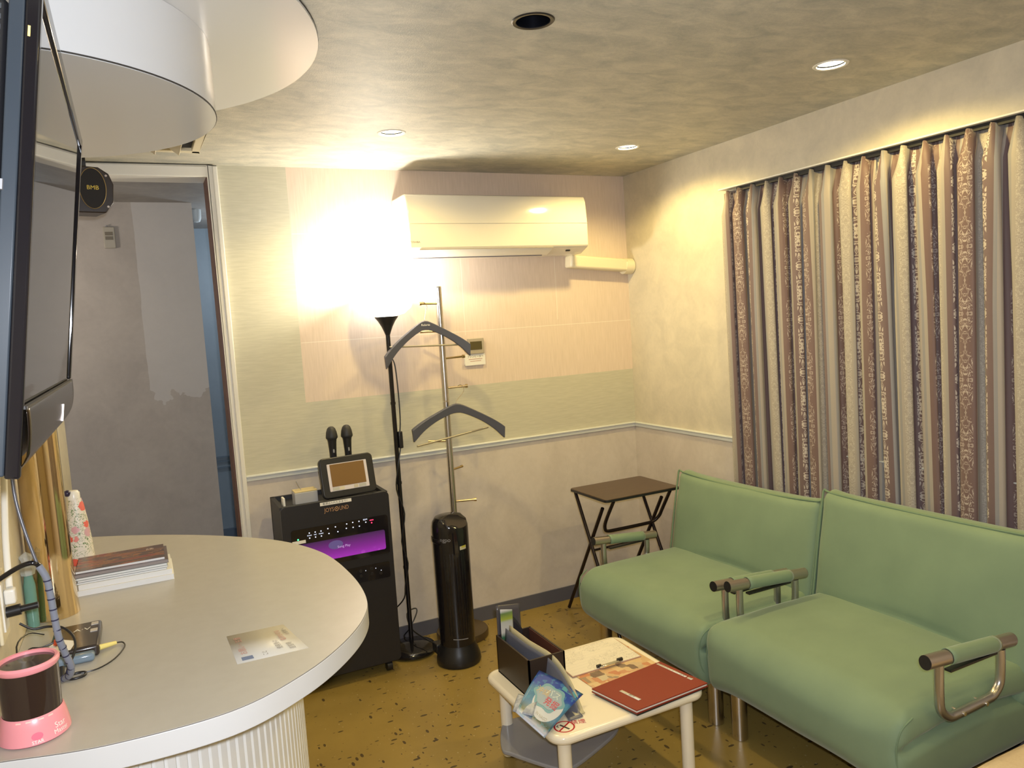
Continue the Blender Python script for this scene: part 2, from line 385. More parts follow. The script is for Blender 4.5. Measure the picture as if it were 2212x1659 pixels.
struct(MB().box(XR - 0.012, XR - 0.004, YF, YB - 0.008, 0, 0.074).build('baseboard_right', m_basebd))

# ------------------------------------------------------------------ recessed ceiling lamps
where = ['lit round ceiling downlight nearest the curtain rail, right of the dark one', 'lit round ceiling downlight above the corner beside the air conditioner', 'lit round ceiling downlight washed out in the glow above the floor lamp', 'unlit black recessed ceiling downlight in the middle of the ceiling', 'lit ceiling downlight behind the camera by the curtain', 'lit ceiling downlight behind the camera mid room', 'lit ceiling downlight far behind the camera by the window side', 'lit ceiling downlight far behind the camera mid room']
for (x, y, on), lb in zip(DL, where):
    o = thing('ceiling_downlight', lb, 'ceiling light', (x, y, CEIL), 'recessed ceiling downlights')
    b = MB().lathe([(0.0445, CEIL + 0.004), (0.0445, CEIL - 0.002), (0.053, CEIL - 0.003), (0.056, CEIL - 0.0005), (0.056, CEIL)], (x, y), 40)
    b.build('trim_ring', m_white if on else m_black, o)
    if on:
        b = MB().lathe([(0.0001, CEIL + 0.014), (0.03, CEIL + 0.012), (0.044, CEIL + 0.008)], (x, y), 32); b.build('lens', m_lampw, o)
    else:
        b = MB().lathe([(0.044, CEIL), (0.04, CEIL + 0.05), (0.035, CEIL + 0.12), (0.0001, CEIL + 0.125)], (x, y), 40); b.build('reflector', mat('black_reflector', (0.02, 0.022, 0.03), 0.25, 0.8), o)

# ------------------------------------------------------------------ stepped round ceiling feature over the counter
def halfdisc(cx, cy, r, n=72):
    P = [(cx + r * math.cos(2 * PI * k / n), cy + r * math.sin(2 * PI * k / n)) for k in range(n)]
    P = [p for p in P if p[0] > XL + 0.001]
    P.sort(key=lambda p: math.atan2(p[1] - cy, p[0] - cx - 0.2) if False else p[1])
    lo = [p for p in P]
    y0 = cy - math.sqrt(r * r - (XL - cx) ** 2); y1 = cy + math.sqrt(r * r - (XL - cx) ** 2)
    P = [(XL, y0)] + [p for p in P if p[0] >= XL] + [(XL, y1)]
    return P
c_ = thing('ceiling_canopy', 'glossy white two-step round canopy on the ceiling above the counter', 'ceiling canopy', (XL, 2.2, CEIL))
def hd(cx, cy, r):
    th = math.acos((XL - cx) / r); n = 60
    return [(cx + r * math.cos(-th + 2 * th * k / n), cy + r * math.sin(-th + 2 * th * k / n)) for k in range(n + 1)]
MB().prism(hd(-0.25, 2.2, 0.765), CEIL - 0.010, CEIL).build('upper_disc', m_gwhite, c_)
MB().prism(hd(-0.25, 2.2, 0.7662), CEIL - 0.0040, CEIL - 0.0005).build('shadow_line', m_ink, c_)
MB().prism(hd(-0.25, 2.2, 0.497), 2.139, CEIL - 0.0105).build('drum', m_gwhite, c_)
MB().prism(hd(-0.25, 2.2, 0.4985), 2.136, 2.139).build('edge_line', m_ink, c_)
MB().prism(hd(-0.25, 2.2, 0.4965), 2.1345, 2.136).build('lower_face', m_gwhite, c_)

# ceiling air vent
o = thing('ceiling_vent', 'cream square louvred vent in the ceiling beside the round canopy', 'vent', (0.14, 3.14, CEIL))
b = MB()
x0, x1, y0, y1 = -0.02, 0.30, 2.97, 3.32
for a in ((x0, x1, y0, y0 + 0.03), (x0, x1, y1 - 0.03, y1), (x0, x0 + 0.03, y0, y1), (x1 - 0.03, x1, y0, y1)): b.box(*a, CEIL - 0.018, CEIL - 0.001)
b.build('frame', m_cream, o, bevel=0.003)
MB().box(x0 + 0.03, x1 - 0.03, y0 + 0.03, y1 - 0.03, CEIL - 0.004, CEIL - 0.001).build('duct_mouth', m_dark, o)
for k in range(3):
    b = MB(); xx = 0.20 - k * 0.085
    b.obox((xx, 3.145, CEIL - 0.016), Vector((0.8, 0, -0.6)), Vector((0, 1, 0)), Vector((0.6, 0, 0.8)), 0.03, 0.143, 0.002)
    b.build('louvre', m_cream, o)

# ------------------------------------------------------------------ air conditioner
o = thing('air_conditioner', 'white wall-mounted air conditioner high on the back wall', 'air conditioner', (1.66, YB, 1.88))
prof = [(YB - 0.001, 2.175), (3.44, 2.175), (3.415, 2.168), (3.403, 2.14), (3.394, 2.04), (3.394, 1.925), (3.40, 1.915), (3.47, 1.885), (3.60, 1.885), (YB - 0.001, 1.90)]
def extx(prof, x0, x1):
    n = len(prof); vs = [(x0, y, z) for y, z in prof] + [(x1, y, z) for y, z in prof]
    return MB().add(vs, [tuple(range(n)), tuple(reversed(range(n, 2 * n)))] + [(i, n + i, n + (i + 1) % n, (i + 1) % n) for i in range(n)])
m_ac = mat('warm_white_gloss_plastic', (0.80, 0.75, 0.64), 0.12)
extx(prof, 1.175, 2.140).build('body', m_ac, o, bevel=0.006, angle=30)
MB().box(1.178, 2.137, 3.3915, 3.396, 2.034, 2.0365).build('panel_groove', mat('pale_groove', (0.74, 0.69, 0.58), 0.3), o)
b = extx([(3.402, 1.913), (3.415, 1.902), (3.468, 1.882), (3.470, 1.886), (3.405, 1.917)], 1.21, 1.93); b.build('louver_flap', m_ac, o)
MB().box(1.21, 1.90, 3.464, 3.478, 1.8795, 1.8855).build('outlet_slot', mat('slot_grey', (0.20, 0.18, 0.2), 0.4), o)
MB().box(1.22, 1.93, 3.3945, 3.4045, 1.9125, 1.9160).build('flap_gap', mat('gap_taupe', (0.36, 0.32, 0.26), 0.4), o)
MB().obox((2.035, 3.432, 1.9005), Vector((1, 0, 0)), Vector((0, 0.92, -0.39)), Vector((0, 0.39, 0.92)), 0.012, 0.004, 0.004).build('sensor', m_black, o)
text_mesh('TOSHIBA', 0.0125, lambda x, y: (1.20 + x, 3.3933, 1.949 + y)).build('logo', m_ink, o)
b = MB(); b.box(2.12, XR - 0.045, 3.545, YB - 0.001, 1.806, 1.874)
o = tag(b.build('pipe_cover', m_cream, None, (2.3, 3.62, 1.84), bevel=0.012), 'cream plastic pipe duct running from air conditioner into the corner', 'pipe duct')
b = MB(); b.tube([(2.475, 3.583, 1.836), (2.505, 3.583, 1.837), (2.529, 3.583, 1.839)], 0.044, 16, 1)
b.build('elbow', m_cream, o)
# lean the duct as it does in the room: left end higher
for ob in (o,): ob.rotation_euler = (0, R(5), 0)
for ch in o.children: ch.parent = o

# wall thermostat with paper note
o = thing('wall_remote', 'grey wall controller with small screen beside the upper hanger', 'wall controller', (1.56, YB, 1.42))
MB().box(1.520, 1.605, YB - 0.022, YB - 0.0005, 1.402, 1.482).build('case', mat('grey_case', (0.40, 0.35, 0.27), 0.4), o, bevel=0.003)
MB().box(1.528, 1.592, YB - 0.0235, YB - 0.0215, 1.424, 1.466).build('display', mat('olive_display', (0.09, 0.075, 0.03), 0.2), o)
o = thing('paper_note', 'small white paper note taped under the wall controller', 'note', (1.555, YB, 1.36))
MB().box(1.497, 1.610, YB - 0.014, YB - 0.012, 1.345, 1.402).build('sheet', m_paper, o)
b = MB().box(1.497, 1.610, YB - 0.012, YB - 0.0005, 1.350, 1.396); b.build('holder', m_white, o)
text_mesh('ファンヒーター', 0.013, lambda x, y: (1.555 + x, YB - 0.0145, 1.388 + y)).build('print', m_ink, o)
b = MB()
for z, w_ in ((1.376, 0.038), (1.366, 0.03)): b.box(1.555 - w_, 1.555 + w_, YB - 0.0148, YB - 0.014, z - 0.0012, z + 0.0012)
b.build('rule_line', mat('faded_red_print', (0.45, 0.22, 0.16), 0.6), o)

# ------------------------------------------------------------------ floor lamp (torchiere)
LX, LY = 1.060, 3.47
o = thing('floor_lamp', 'black uplighter floor lamp with glowing white bowl', 'floor lamp', (LX, LY, 0))
MB().lathe([(0.0001, 0.002), (0.105, 0.002), (0.118, 0.010), (0.119, 0.020), (0.110, 0.030), (0.06, 0.040), (0.018, 0.047), (0.0001, 0.05)], (LX, LY), 48).build('base', m_blackg, o)
MB().cyl((LX, LY, 0.045), (LX, LY, 1.545), 0.0105).build('pole', m_blackg, o)
for z in (0.42, 0.83, 1.21): MB().cyl((LX, LY, z - 0.006), (LX, LY, z + 0.006), 0.0125).build('joint', m_blackg, o)
MB().lathe([(0.0105, 1.53), (0.017, 1.548), (0.026, 1.570), (0.040, 1.595), (0.053, 1.612), (0.055, 1.616), (0.0001, 1.616)], (LX, LY), 40).build('cup', m_black, o)
MB().lathe([(0.045, 1.617), (0.085, 1.627), (0.118, 1.655), (0.132, 1.69), (0.134, 1.72), (0.130, 1.745)], (LX, LY), 48).build('glass_bowl', m_bowl, o)
b = MB(); b.tube([(LX + 0.012, LY, 1.42), (LX + 0.022, LY - 0.006, 1.38), (LX + 0.027, LY - 0.008, 1.25), (LX + 0.026, LY - 0.008, 1.13), (LX + 0.018, LY - 0.008, 1.06)], 0.003, 8)
b.tube([(LX + 0.018, LY - 0.008, 1.0), (LX - 0.006, LY - 0.014, 0.9), (LX - 0.017, LY - 0.006, 0.8), (LX + 0.01, LY - 0.014, 0.68), (LX - 0.014, LY - 0.012, 0.55), (LX + 0.008, LY - 0.014, 0.44), (LX - 0.012, LY - 0.012, 0.34), (LX - 0.02, LY, 0.27), (LX - 0.055, LY + 0.06, 0.2), (LX - 0.10, LY + 0.10, 0.13)], 0.0032, 8)
b.build('cord', m_black, o)
MB().box(LX + 0.010, LX + 0.030, LY - 0.018, LY + 0.002, 0.995, 1.075).build('switch', m_black, o, bevel=0.004)

# ------------------------------------------------------------------ coat stand and hangers
CX, CY = 1.337, 3.50
o = thing('coat_stand', 'chrome pole coat stand with stubby pegs and round bronze base', 'coat stand', (CX, CY, 0))
MB().lathe([(0.0001, 0.002), (0.128, 0.002), (0.13, 0.008), (0.13, 0.030), (0.127, 0.036), (0.0001, 0.038)], (CX, CY), 48).build('base', m_coatbase, o)
MB().cyl((CX, CY, 0.036), (CX, CY, 1.745), 0.0160, seg=24).build('pole', m_chrome, o)
for z in (1.745, 1.19, 0.62): MB().cyl((CX, CY, z - 0.004), (CX, CY, z + 0.002), 0.0167).build('collar', m_chromeb, o)
pegs = [(-1, -0.25, 1.665, 0.105, 1), (-1, 0.5, 1.531, 0.09, 0), (1, -0.1, 1.398, 0.10, 1), (1, -0.3, 1.253, 0.10, 1), (-1, -0.45, 1.116, 0.10, 1), (-1, 0.5, 0.992, 0.09, 0), (1, 0.5, 0.846, 0.075, 0), (1, -0.45, 0.688, 0.105, 1)]
for sx, dy, z, L, k in pegs:
    d = Vector((sx, dy, 0)).normalized(); p0 = Vector((CX, CY, z)) + d * 0.011; p1 = p0 + d * L + Vector((0, 0, 0.003))
    b = MB().cyl(p0, p1, 0.0045, 0.0055, 12); b.cyl(p1 - d * 0.012, p1, 0.0085 if k else 0.0065, seg=14); b.build('peg', m_brass, o)
def hanger(name, label, ctr, half, drop, tl, tr, hooktop, barl, barr, depth=0.014):
    # ctr = top centre of the shoulder arch (x,y,z)
    o = thing(name, label, 'coat hanger', ctr, 'coat hangers on the coat stand')
    cx, cy, cz = ctr
    up = []; lo = []
    N = 28
    for i in range(N + 1):
        s_ = -1 + 2 * i / N; a = abs(s_); tz = (tl if s_ < 0 else tr)
        z = -tz * ((math.sqrt(a * a + 0.012) - 0.1095) / 0.8965 * 0.90 + 0.10 * a ** 7)
        th = 0.046 - 0.008 * math.sin(PI * a) + 0.018 * a ** 4
        if a > 0.94: th -= 0.004
        up.append((cx + half * s_, cz + z)); lo.append((cx + half * s_ * 0.985, cz + z - th))
    b = MB(); n = len(up)
    def yy(s_): return cy - 0.02 * s_ * s_ 
    vs = []
    for k in range(n):
        s_ = abs(-1 + 2 * k / N); d = depth * (0.5 + 0.8 * s_); y_ = yy(s_)
        vs += [(up[k][0], y_ - d * 0.7, up[k][1] - 0.004), (up[k][0], y_ + d * 0.7, up[k][1]), (lo[k][0], y_ + d * 0.5, lo[k][1]), (lo[k][0], y_ - d * 0.5, lo[k][1])]
    fs = []
    for k in range(n - 1):
        for j in range(4): fs.append((k * 4 + j, k * 4 + (j + 1) % 4, (k + 1) * 4 + (j + 1) % 4, (k + 1) * 4 + j))
    fs += [(0, 1, 2, 3), tuple(reversed([(n - 1) * 4 + j for j in range(4)]))]
    b.add(vs, fs).build('shoulder', m_hanger, o, bevel=0.002, angle=50)
    hx, hy, hz = hooktop
    b = MB().tube([(cx, cy, cz - 0.005), (cx + 0.002, cy, cz + 0.012), (hx + 0.016, hy, hz - 0.035), (hx + 0.021, hy, hz - 0.018), (hx + 0.012, hy, hz - 0.002), (hx, hy, hz + 0.003), (hx - 0.012, hy, hz - 0.003)], 0.0016, 8)
    b.build('hook', m_chromeb, o)
    MB().cyl(barl, barr, 0.0042, seg=10).build('trouser_bar', mat('pale_bar', (0.42, 0.38, 0.30), 0.35, 0.5), o)
    return o
h1 = hanger('coat_hanger', 'upper charcoal coat hanger with white lettering, hung on the top peg', (1.243, 3.46, 1.588), 0.215, 0, 0.155, 0.125, (1.243, 3.474, 1.672), (1.06, 3.455, 1.474), (1.44, 3.455, 1.460))
text_mesh('Relarte', 0.015, lambda x, y: (1.243 + x, 3.4515, 1.566 + y)).build('lettering', m_paper, h1)
h2 = hanger('coat_hanger', 'lower charcoal coat hanger hung below, level with the dado rail', (1.362, 3.43, 1.180), 0.238, 0, 0.098, 0.135, (1.40, 3.465, 1.262), (1.140, 3.40, 1.003), (1.535, 3.46, 1.040))

# ------------------------------------------------------------------ tower heater
HX, HY = 1.215, 3.25
o = thing('tower_heater', 'tall glossy black tower heater standing on the floor', 'tower heater', (HX, HY, 0))
MB().lathe([(0.0001, 0.002), (0.100, 0.002), (0.104, 0.010), (0.102, 0.03), (0.092, 0.06), (0.082, 0.085), (0.078, 0.10)], (HX, HY), 48).build('base', m_black, o)
prof = [(0.081, 0.095), (0.083, 0.30), (0.084, 0.56), (0.084, 0.625), (0.083, 0.648), (0.078, 0.670), (0.066, 0.688), (0.045, 0.699), (0.0001, 0.703)]
b = MB().lathe(prof, (HX, HY), 48)
# slanted control face cut at the front of the top
vs = []
for x, y, z in b.v:
    d = -(y - HY) * 0.90 + (x - HX) * 0.35
    lim = 0.682 - max(0, d) * 0.62 + 0.012
    vs.append((x, y, min(z, lim) if z > 0.56 else z))
b.v = vs
b.build('body', m_blackg, o)
MB().lathe([(0.0835, 0.575), (0.0865, 0.58), (0.0865, 0.60)], (HX, HY), 48, a0=R(150), a1=R(215)).build('front_lip', m_blackg, o, solid=0.002)
def cylmap(r, a0, z0): return lambda x, y: (HX + r * math.cos(a0 + x / r), HY + r * math.sin(a0 + x / r), z0 + y)
text_mesh('ngpo', 0.026, cylmap(0.0848, R(-128), 0.598)).build('lettering', mat('grey_print', (0.25, 0.25, 0.27), 0.4), o)
b = MB(); mp = cylmap(0.0835, R(-100), 0.135)
for k in range(12): b.poly([mp(-0.035 + k * 0.006, -0.0012 - 0.0005 * k), mp(-0.035 + k * 0.006 + 0.0042, -0.0012 - 0.0005 * k), mp(-0.035 + k * 0.006 + 0.0042, 0.0025 - 0.0005 * k), mp(-0.035 + k * 0.006, 0.0025 - 0.0005 * k)])
b.build('small_print', mat('silver_print', (0.4, 0.4, 0.42), 0.3), o)
mp = cylmap(0.0847, R(-82), 0.553); b = MB(); b.grid(lambda u, v: mp(-0.002 + 0.036 * u, -0.008 + 0.017 * v), 6, 1); b.build('rating_label', mat('cream_label', (0.5, 0.48, 0.36), 0.4), o)
b = MB(); b.grid(lambda u, v: mp(0.008 + 0.024 * u, 0.001 + 0.0085 * v + 0.0), 6, 1)
vv = [(HX + (x - HX) * 1.003, HY + (y - HY) * 1.003, z) for x, y, z in b.v]; b.v = vv
b.build('label_stripe', mat('yellow_stripe', (0.5, 0.46, 0.06), 0.4), o)
b = MB()
for k in range(8):
    z = 0.14 + 0.0 * k
    b.lathe([(0.0842, 0.15), (0.0848, 0.152), (0.0848, 0.53), (0.0842, 0.532)], (HX, HY), 2, a0=R(-135 + k * 9), a1=R(-133.4 + k * 9))
b.build('grille_rib', m_black, o)
# cable of the heater lying behind, with its loop
b = MB().tube([(1.16, 3.30, 0.06), (1.12, 3.38, 0.07), (1.075, 3.50, 0.10), (1.075, 3.56, 0.155), (1.12, 3.57, 0.17), (1.125, 3.56, 0.15), (1.08, 3.54, 0.09), (1.06, 3.59, 0.03), (1.12, 3.57, 0.006)], 0.0032, 8)
b.build('power_cord', m_black, o)
MB().box(1.125, 1.165, 3.30, 3.36, 0.03, 0.075).build('cord_boss', m_black, o, bevel=0.006)

# ------------------------------------------------------------------ karaoke machine
o = thing('karaoke_machine', 'tall black karaoke machine on castors with purple lit display', 'karaoke machine', (0.72, 3.43, 0))
kx0, kx1, ky0, ky1, kz0, kz1 = 0.482, 0.955, 3.30, 3.575, 0.055, 0.838
b = MB(); b.box(kx0, kx0 + 0.018, ky0 + 0.02, ky1, kz0, kz1 - 0.004); b.box(kx1 - 0.018, kx1, ky0 + 0.02, ky1, kz0, kz1 - 0.004)
b.box(kx0, kx1, ky1 - 0.015, ky1, kz0, kz1 - 0.004); b.box(kx0, kx1, ky0 + 0.02, ky1, kz0, kz0 + 0.018); b.box(kx0 + 0.018, kx1 - 0.018, ky0 + 0.02, ky1 - 0.015, kz1 - 0.03, kz1 - 0.022)
b.build('cabinet', m_blackm, o)
def frontplate(P, y0, y1):
    n = len(P); vs = [(x, y0, z) for x, z in P] + [(x, y1, z) for x, z in P]
    return MB().add(vs, [tuple(range(n)), tuple(reversed(range(n, 2 * n)))] + [(i, (i + 1) % n, n + (i + 1) % n, n + i) for i in range(n)])
frontplate(rrect((kx0 + kx1) / 2, (kz0 + kz1) / 2, (kx1 - kx0) / 2, (kz1 - kz0) / 2, 0.022), ky0, ky0 + 0.022).build('front_panel', mat('black_front', (0.014, 0.014, 0.018), 0.38), o, bevel=0.002)
frontplate(rrect(0.728, 0.645, 0.212, 0.088, 0.012), ky0 - 0.003, ky0 + 0.001).build('display_panel', m_blackg, o)
m_purple = emis('purple_screen', (0.3, 0.02, 0.4), 1.0); t = NT(m_purple); s = t.sep(t.obj())
zz = t.math('MULTIPLY', t.math('SUBTRACT', s[2], 0.565), 9.5, clamp=True)
bub = t.n('ShaderNodeTexVoronoi', {'Vector': t.obj(), 'Scale': 38}).outputs['Distance']
cc = t.ramp(zz, [(0.0, (0.42, 0.03, 0.50)), (0.45, (0.22, 0.015, 0.26)), (1.0, (0.045, 0.012, 0.06))])
cc = t.mix(t.math('MULTIPLY', t.math('LESS_THAN', bub, 0.35), t.math('SUBTRACT', 0.35, zz, clamp=True)), cc, (0.75, 0.15, 0.8))
t.t.links.new(cc, t.b.inputs['Emission Color'])
frontplate(rrect(0.730, 0.623, 0.192, 0.044, 0.008), ky0 - 0.005, ky0 - 0.003).build('screen', m_purple, o)
m_glow = emis('button_glow', (0.8, 0.85, 1.0), 1.6)
MB().add(*[(lambda P: ([(x, ky0 - 0.0055, z) for x, z in P], [tuple(range(len(P)))]))([(0.70 + 0.032 * math.cos(k * PI / 12), 0.640 + 0.019 * math.sin(k * PI / 12)) for k in range(24)])][0]).build('screen_bubble', emis('bubble_glow', (0.12, 0.08, 0.22), 1.0), o)
text_mesh('Song Play', 0.015, lambda x, y: (0.735 + x, ky0 - 0.0062, 0.628 + y)).build('screen_text', emis('text_glow', (0.8, 0.5, 0.9), 0.8), o)
def dot(b, x, z, r=0.0028): b.poly([(x + r * math.cos(k * PI / 4), ky0 - 0.0045, z + r * math.sin(k * PI / 4)) for k in range(8)])
BTN = [(x, z) for x in (0.592, 0.617, 0.642) for z in (0.711, 0.689)] + [(0.672, 0.716), (0.705, 0.718), (0.755, 0.722), (0.782, 0.724), (0.81, 0.724), (0.752, 0.703), (0.782, 0.702), (0.81, 0.702), (0.675, 0.694), (0.714, 0.695), (0.84, 0.715)]
for x, z in BTN:
    b = MB(); dot(b, x, z); b.build('button_light', m_glow, o)
text_mesh('BGM', 0.009, lambda x, y: (0.838 + x, ky0 - 0.0045, 0.727 + y)).build('button_text', m_glow, o)
b = MB()
for x in (0.592, 0.617, 0.642): text_mesh({0.592: 'ECHO', 0.617: 'MIC', 0.642: 'MUSIC'}[x], 0.007, lambda u, v, x=x: (x + u, ky0 - 0.0045, 0.700 + v), b)
b.build('key_text', m_glow, o)
b = MB(); dot(b, 0.543, 0.690, 0.004); b.build('power_light', emis('green_led', (0.1, 0.9, 0.35), 2.0), o)
b = MB(); dot(b, 0.866, 0.708, 0.0035); b.box(0.858, 0.875, ky0 - 0.005, ky0 - 0.0035, 0.718, 0.722); b.build('record_light', emis('red_led', (1.0, 0.05, 0.15), 1.6), o)
MB().box(0.518, 0.574, ky0 - 0.007, ky0 - 0.0045, 0.672, 0.685).build('sticker', m_paper, o)
MB().box(0.648, 0.785, ky0 - 0.002, ky0 + 0.001, 0.829 - 0.011, 0.829 + 0.003).build('label_strip', m_paper, o)
text_mesh('電源は入れたままで！', 0.0115, lambda x, y: (0.716 + x, ky0 - 0.0026, 0.825 + y)).build('label_text', m_ink, o)
m_joy = mat('copper_lettering', (0.60, 0.36, 0.20), 0.3, 0.4)
text_mesh('JOYS', 0.026, lambda x, y: (0.664 + x * 0.76, ky0 - 0.002, 0.796 + y), align='LEFT').build('logo', m_joy, o)
text_mesh('UND', 0.026, lambda x, y: (0.7290 + x * 0.72, ky0 - 0.002, 0.796 + y), align='LEFT').build('logo', m_joy, o)
b = MB().tube([(0.7175 + 0.0078 * math.cos(k * PI / 8), ky0 - 0.002, 0.796 + 0.0085 * math.sin(k * PI / 8)) for k in range(16)], 0.0016, 6, 1, closed=True); b.sphere((0.7175, ky0 - 0.002, 0.796), 0.003, 10, 6)
b.build('logo', m_joy, o)
frontplate(rrect(0.815, 0.484, 0.118, 0.036, 0.008), ky0 - 0.003, ky0 + 0.001).build('jack_panel', m_blackg, o)
for x, z in ((0.80, 0.478), (0.85, 0.478), (0.89, 0.474), (0.80, 0.500), (0.85, 0.502)): MB().cyl((x, ky0 - 0.002, z), (x, ky0 - 0.006, z), 0.007, seg=14).build('jack', m_black, o)
for x, z in ((0.822, 0.498), (0.868, 0.500), (0.892, 0.486)):
    b = MB(); dot(b, x, z, 0.002); b.build('jack_light', m_glow, o)
for x in (0.53, 0.905):
    for y in (3.34, 3.53):
        b = MB().cyl((x - 0.012, y, 0.024), (x + 0.012, y, 0.024), 0.023, seg=20); b.box(x - 0.006, x + 0.006, y - 0.012, y + 0.012, 0.03, 0.058); b.build('castor', m_black, o)
# things standing on it
def rplate(c, ax, ay, az, hx, hy, r, z0, z1, n=6):
    P = rrect(0, 0, hx, hy, r, n); k = len(P); c = Vector(c)
    vs = [c + ax * x + ay * y + az * z0 for x, y in P] + [c + ax * x + ay * y + az * z1 for x, y in P]
    return MB().add(vs, [tuple(reversed(range(k))), tuple(range(k, 2 * k))] + [(i, (i + 1) % k, k + (i + 1) % k, k + i) for i in range(k)])
tl = R(14)
ax = Vector((1, 0, 0)); az = Vector((0, -math.cos(tl), math.sin(tl))); ay = Vector((0, math.sin(tl), math.cos(tl)))
ax = Matrix.Rotation(R(3), 3, 'Z') @ ax; az = Matrix.Rotation(R(3), 3, 'Z') @ az; ay = Matrix.Rotation(R(3), 3, 'Z') @ ay
tc = Vector((0.789, 3.345, 0.925))
o = thing('touch_tablet', 'black touch-screen song selector propped on top of the karaoke machine', 'tablet', (0.79, 3.35, 0.838))
rplate(tc, ax, ay, az, 0.121, 0.089, 0.022, -0.022, 0.008).build('case', m_black, o, bevel=0.005)
rplate(tc, ax, ay, az, 0.089, 0.060, 0.003, 0.008, 0.0095).build('screen_border', mat('lilac_white_border', (0.62, 0.58, 0.62), 0.3), o)
rplate(tc + ay * 0.008, ax, ay, az, 0.077, 0.049, 0.001, 0.0095, 0.0105).build('display', mat('brown_display', (0.19, 0.105, 0.035), 0.25), o)
for x, w_, c in ((-0.062, 0.014, (0.45, 0.45, 0.40)), (-0.035, 0.011, (0.6, 0.55, 0.42)), (0.028, 0.009, (0.5, 0.45, 0.35)), (0.058, 0.016, (0.42, 0.42, 0.40))):
    rplate(tc + ax * x - ay * 0.0505, ax, ay, az, w_, 0.007, 0.001, 0.0095, 0.0108).build('touch_key', mat('touch_key_grey', c, 0.4), o)
MB().box(0.75, 0.83, 3.355, 3.42, 0.8385, 0.86).build('stand', m_black, o, bevel=0.004)
for k, (x, lb) in enumerate(((0.757, 'black microphone standing behind the tablet, left one of the pair'), (0.826, 'black microphone standing behind the tablet, right one of the pair'))):
    y = 3.455; o = thing('microphone', lb, 'microphone', (x, y, 0.812), 'microphones on the karaoke machine')
    MB().lathe([(0.0001, 0.814), (0.011, 0.816), (0.0125, 0.86), (0.016, 1.02), (0.019, 1.065), (0.021, 1.078)], (x, y), 24).build('handle', m_black, o)
    MB().lathe([(0.021, 1.078), (0.0265, 1.085), (0.0265, 1.092), (0.025, 1.102), (0.0235, 1.112), (0.018, 1.128), (0.010, 1.136), (0.0001, 1.138)], (x, y), 24).build('grille', mat('black_mesh', (0.02, 0.02, 0.022), 0.55), o)
    MB().box(x - 0.003, x + 0.003, y - 0.020, y - 0.0155, 1.02, 1.035).build('switch', m_grey, o)
    MB().lathe([(0.0001, 0.813), (0.03, 0.813), (0.03, 0.825), (0.016, 0.835), (0.016, 0.89), (0.014, 0.89)], (x, y), 20).build('rest', m_black, o)
o = thing('wireless_receiver', 'small cream and grey box with thin aerial, left of the tablet', 'receiver box', (0.61, 3.41, 0.815))
MB().box(0.556, 0.655, 3.36, 3.43, 0.8165, 0.877).build('case', mat('pale_grey_case', (0.42, 0.42, 0.43), 0.4), o, bevel=0.003)
MB().box(0.557, 0.654, 3.362, 3.429, 0.877, 0.883).build('top_cover', mat('yellowed_cover', (0.66, 0.53, 0.25), 0.3), o, bevel=0.002)
MB().cyl((0.590, 3.39, 0.883), (0.572, 3.39, 0.925), 0.0012, seg=8).build('aerial', m_grey, o)
o = tag(MB().box(0.506, 0.514, 3.36, 3.41, 0.8155, 0.862).build('white_card', m_paper, None, (0.51, 3.385, 0.816)), 'small white card tucked in the left end of the karaoke machine tray', 'card')

# ------------------------------------------------------------------ counter
pts = [(XL + 0.001, 1.43), (-0.256, 1.425), (-0.104, 1.385), (0.089, 1.388), (0.225, 1.460), (0.328, 1.559), (0.405, 1.675), (0.445, 1.800), (0.458, 2.0), (0.439, 2.236), (0.365, 2.44), (0.255, 2.593), (0.10, 2.75), (-0.08, 2.885), (-0.22, 2.965), (XL + 0.001, 2.99)]
P = catmull(pts, 8)
o = thing('counter', 'round-fronted counter with greige top and white ribbed base', 'counter', (XL, 2.2, 0))
cxm, cym = 0.0, 2.15
def inset(P, d): return [(max(XL + 0.001, x - d * (1 if x > XL + 0.002 else 0) * ((x - cxm) / math.hypot(x - cxm, y - cym))), y - d * ((y - cym) / math.hypot(x - cxm, y - cym))) for x, y in P]
MB().prism(P, 0.874, 0.918).build('edge_band', m_ctedge, o, bevel=0.0015)
MB().prism(inset(P, 0.0004), 0.918, 0.9188).build('joint_line', mat('brown_joint', (0.08, 0.06, 0.05), 0.5), o)
MB().prism(inset(P, 0.0008), 0.9188, 0.92).build('top', m_counter, o)
bc = (-0.29, 2.18); b = MB(); vs = []; ribs = 84; n = ribs * 6
for z in (0.0, 0.8735):
    for i in range(n + 1):
        an = -PI / 2 + PI * i / n; ph = i % 6; rr = -0.0045 if ph == 0 else 0.0
        vs.append((max(XL + 0.001, bc[0] + (0.615 + rr) * math.cos(an)), bc[1] + (0.70 + rr) * math.sin(an), z))
b.add(vs, [(i, i + 1, n + 2 + i, n + 1 + i) for i in range(n)]); b.build('ribbed_base', m_ribbed, o, angle=12)

# pink star projector
px_, py_ = -0.214, 1.497
o = thing('star_projector', 'pink night-light projector with dark tinted dome on the near end of the counter', 'projector lamp', (px_, py_, 0.92))
MB().lathe([(0.0001, 0.9202), (0.050, 0.9202), (0.0535, 0.923), (0.053, 0.930), (0.0495, 0.950), (0.0465, 0.962), (0.0445, 0.965), (0.0430, 0.963)], (px_, py_), 48).build('base', m_pink, o)
MB().lathe([(0.0436, 0.958), (0.0446, 0.99), (0.0448, 1.042), (0.0415, 1.044)], (px_, py_), 48).build('tinted_shade', m_tint, o)
MB().lathe([(0.0445, 1.038), (0.0475, 1.042), (0.0480, 1.047), (0.0450, 1.051), (0.0412, 1.050), (0.0405, 1.044)], (px_, py_), 48).build('top_ring', m_pink, o)
MB().lathe([(0.0001, 1.047), (0.042, 1.0455)], (px_, py_), 40).build('lens', mat('smoked_lens', (0.05, 0.045, 0.05), 0.08), o)
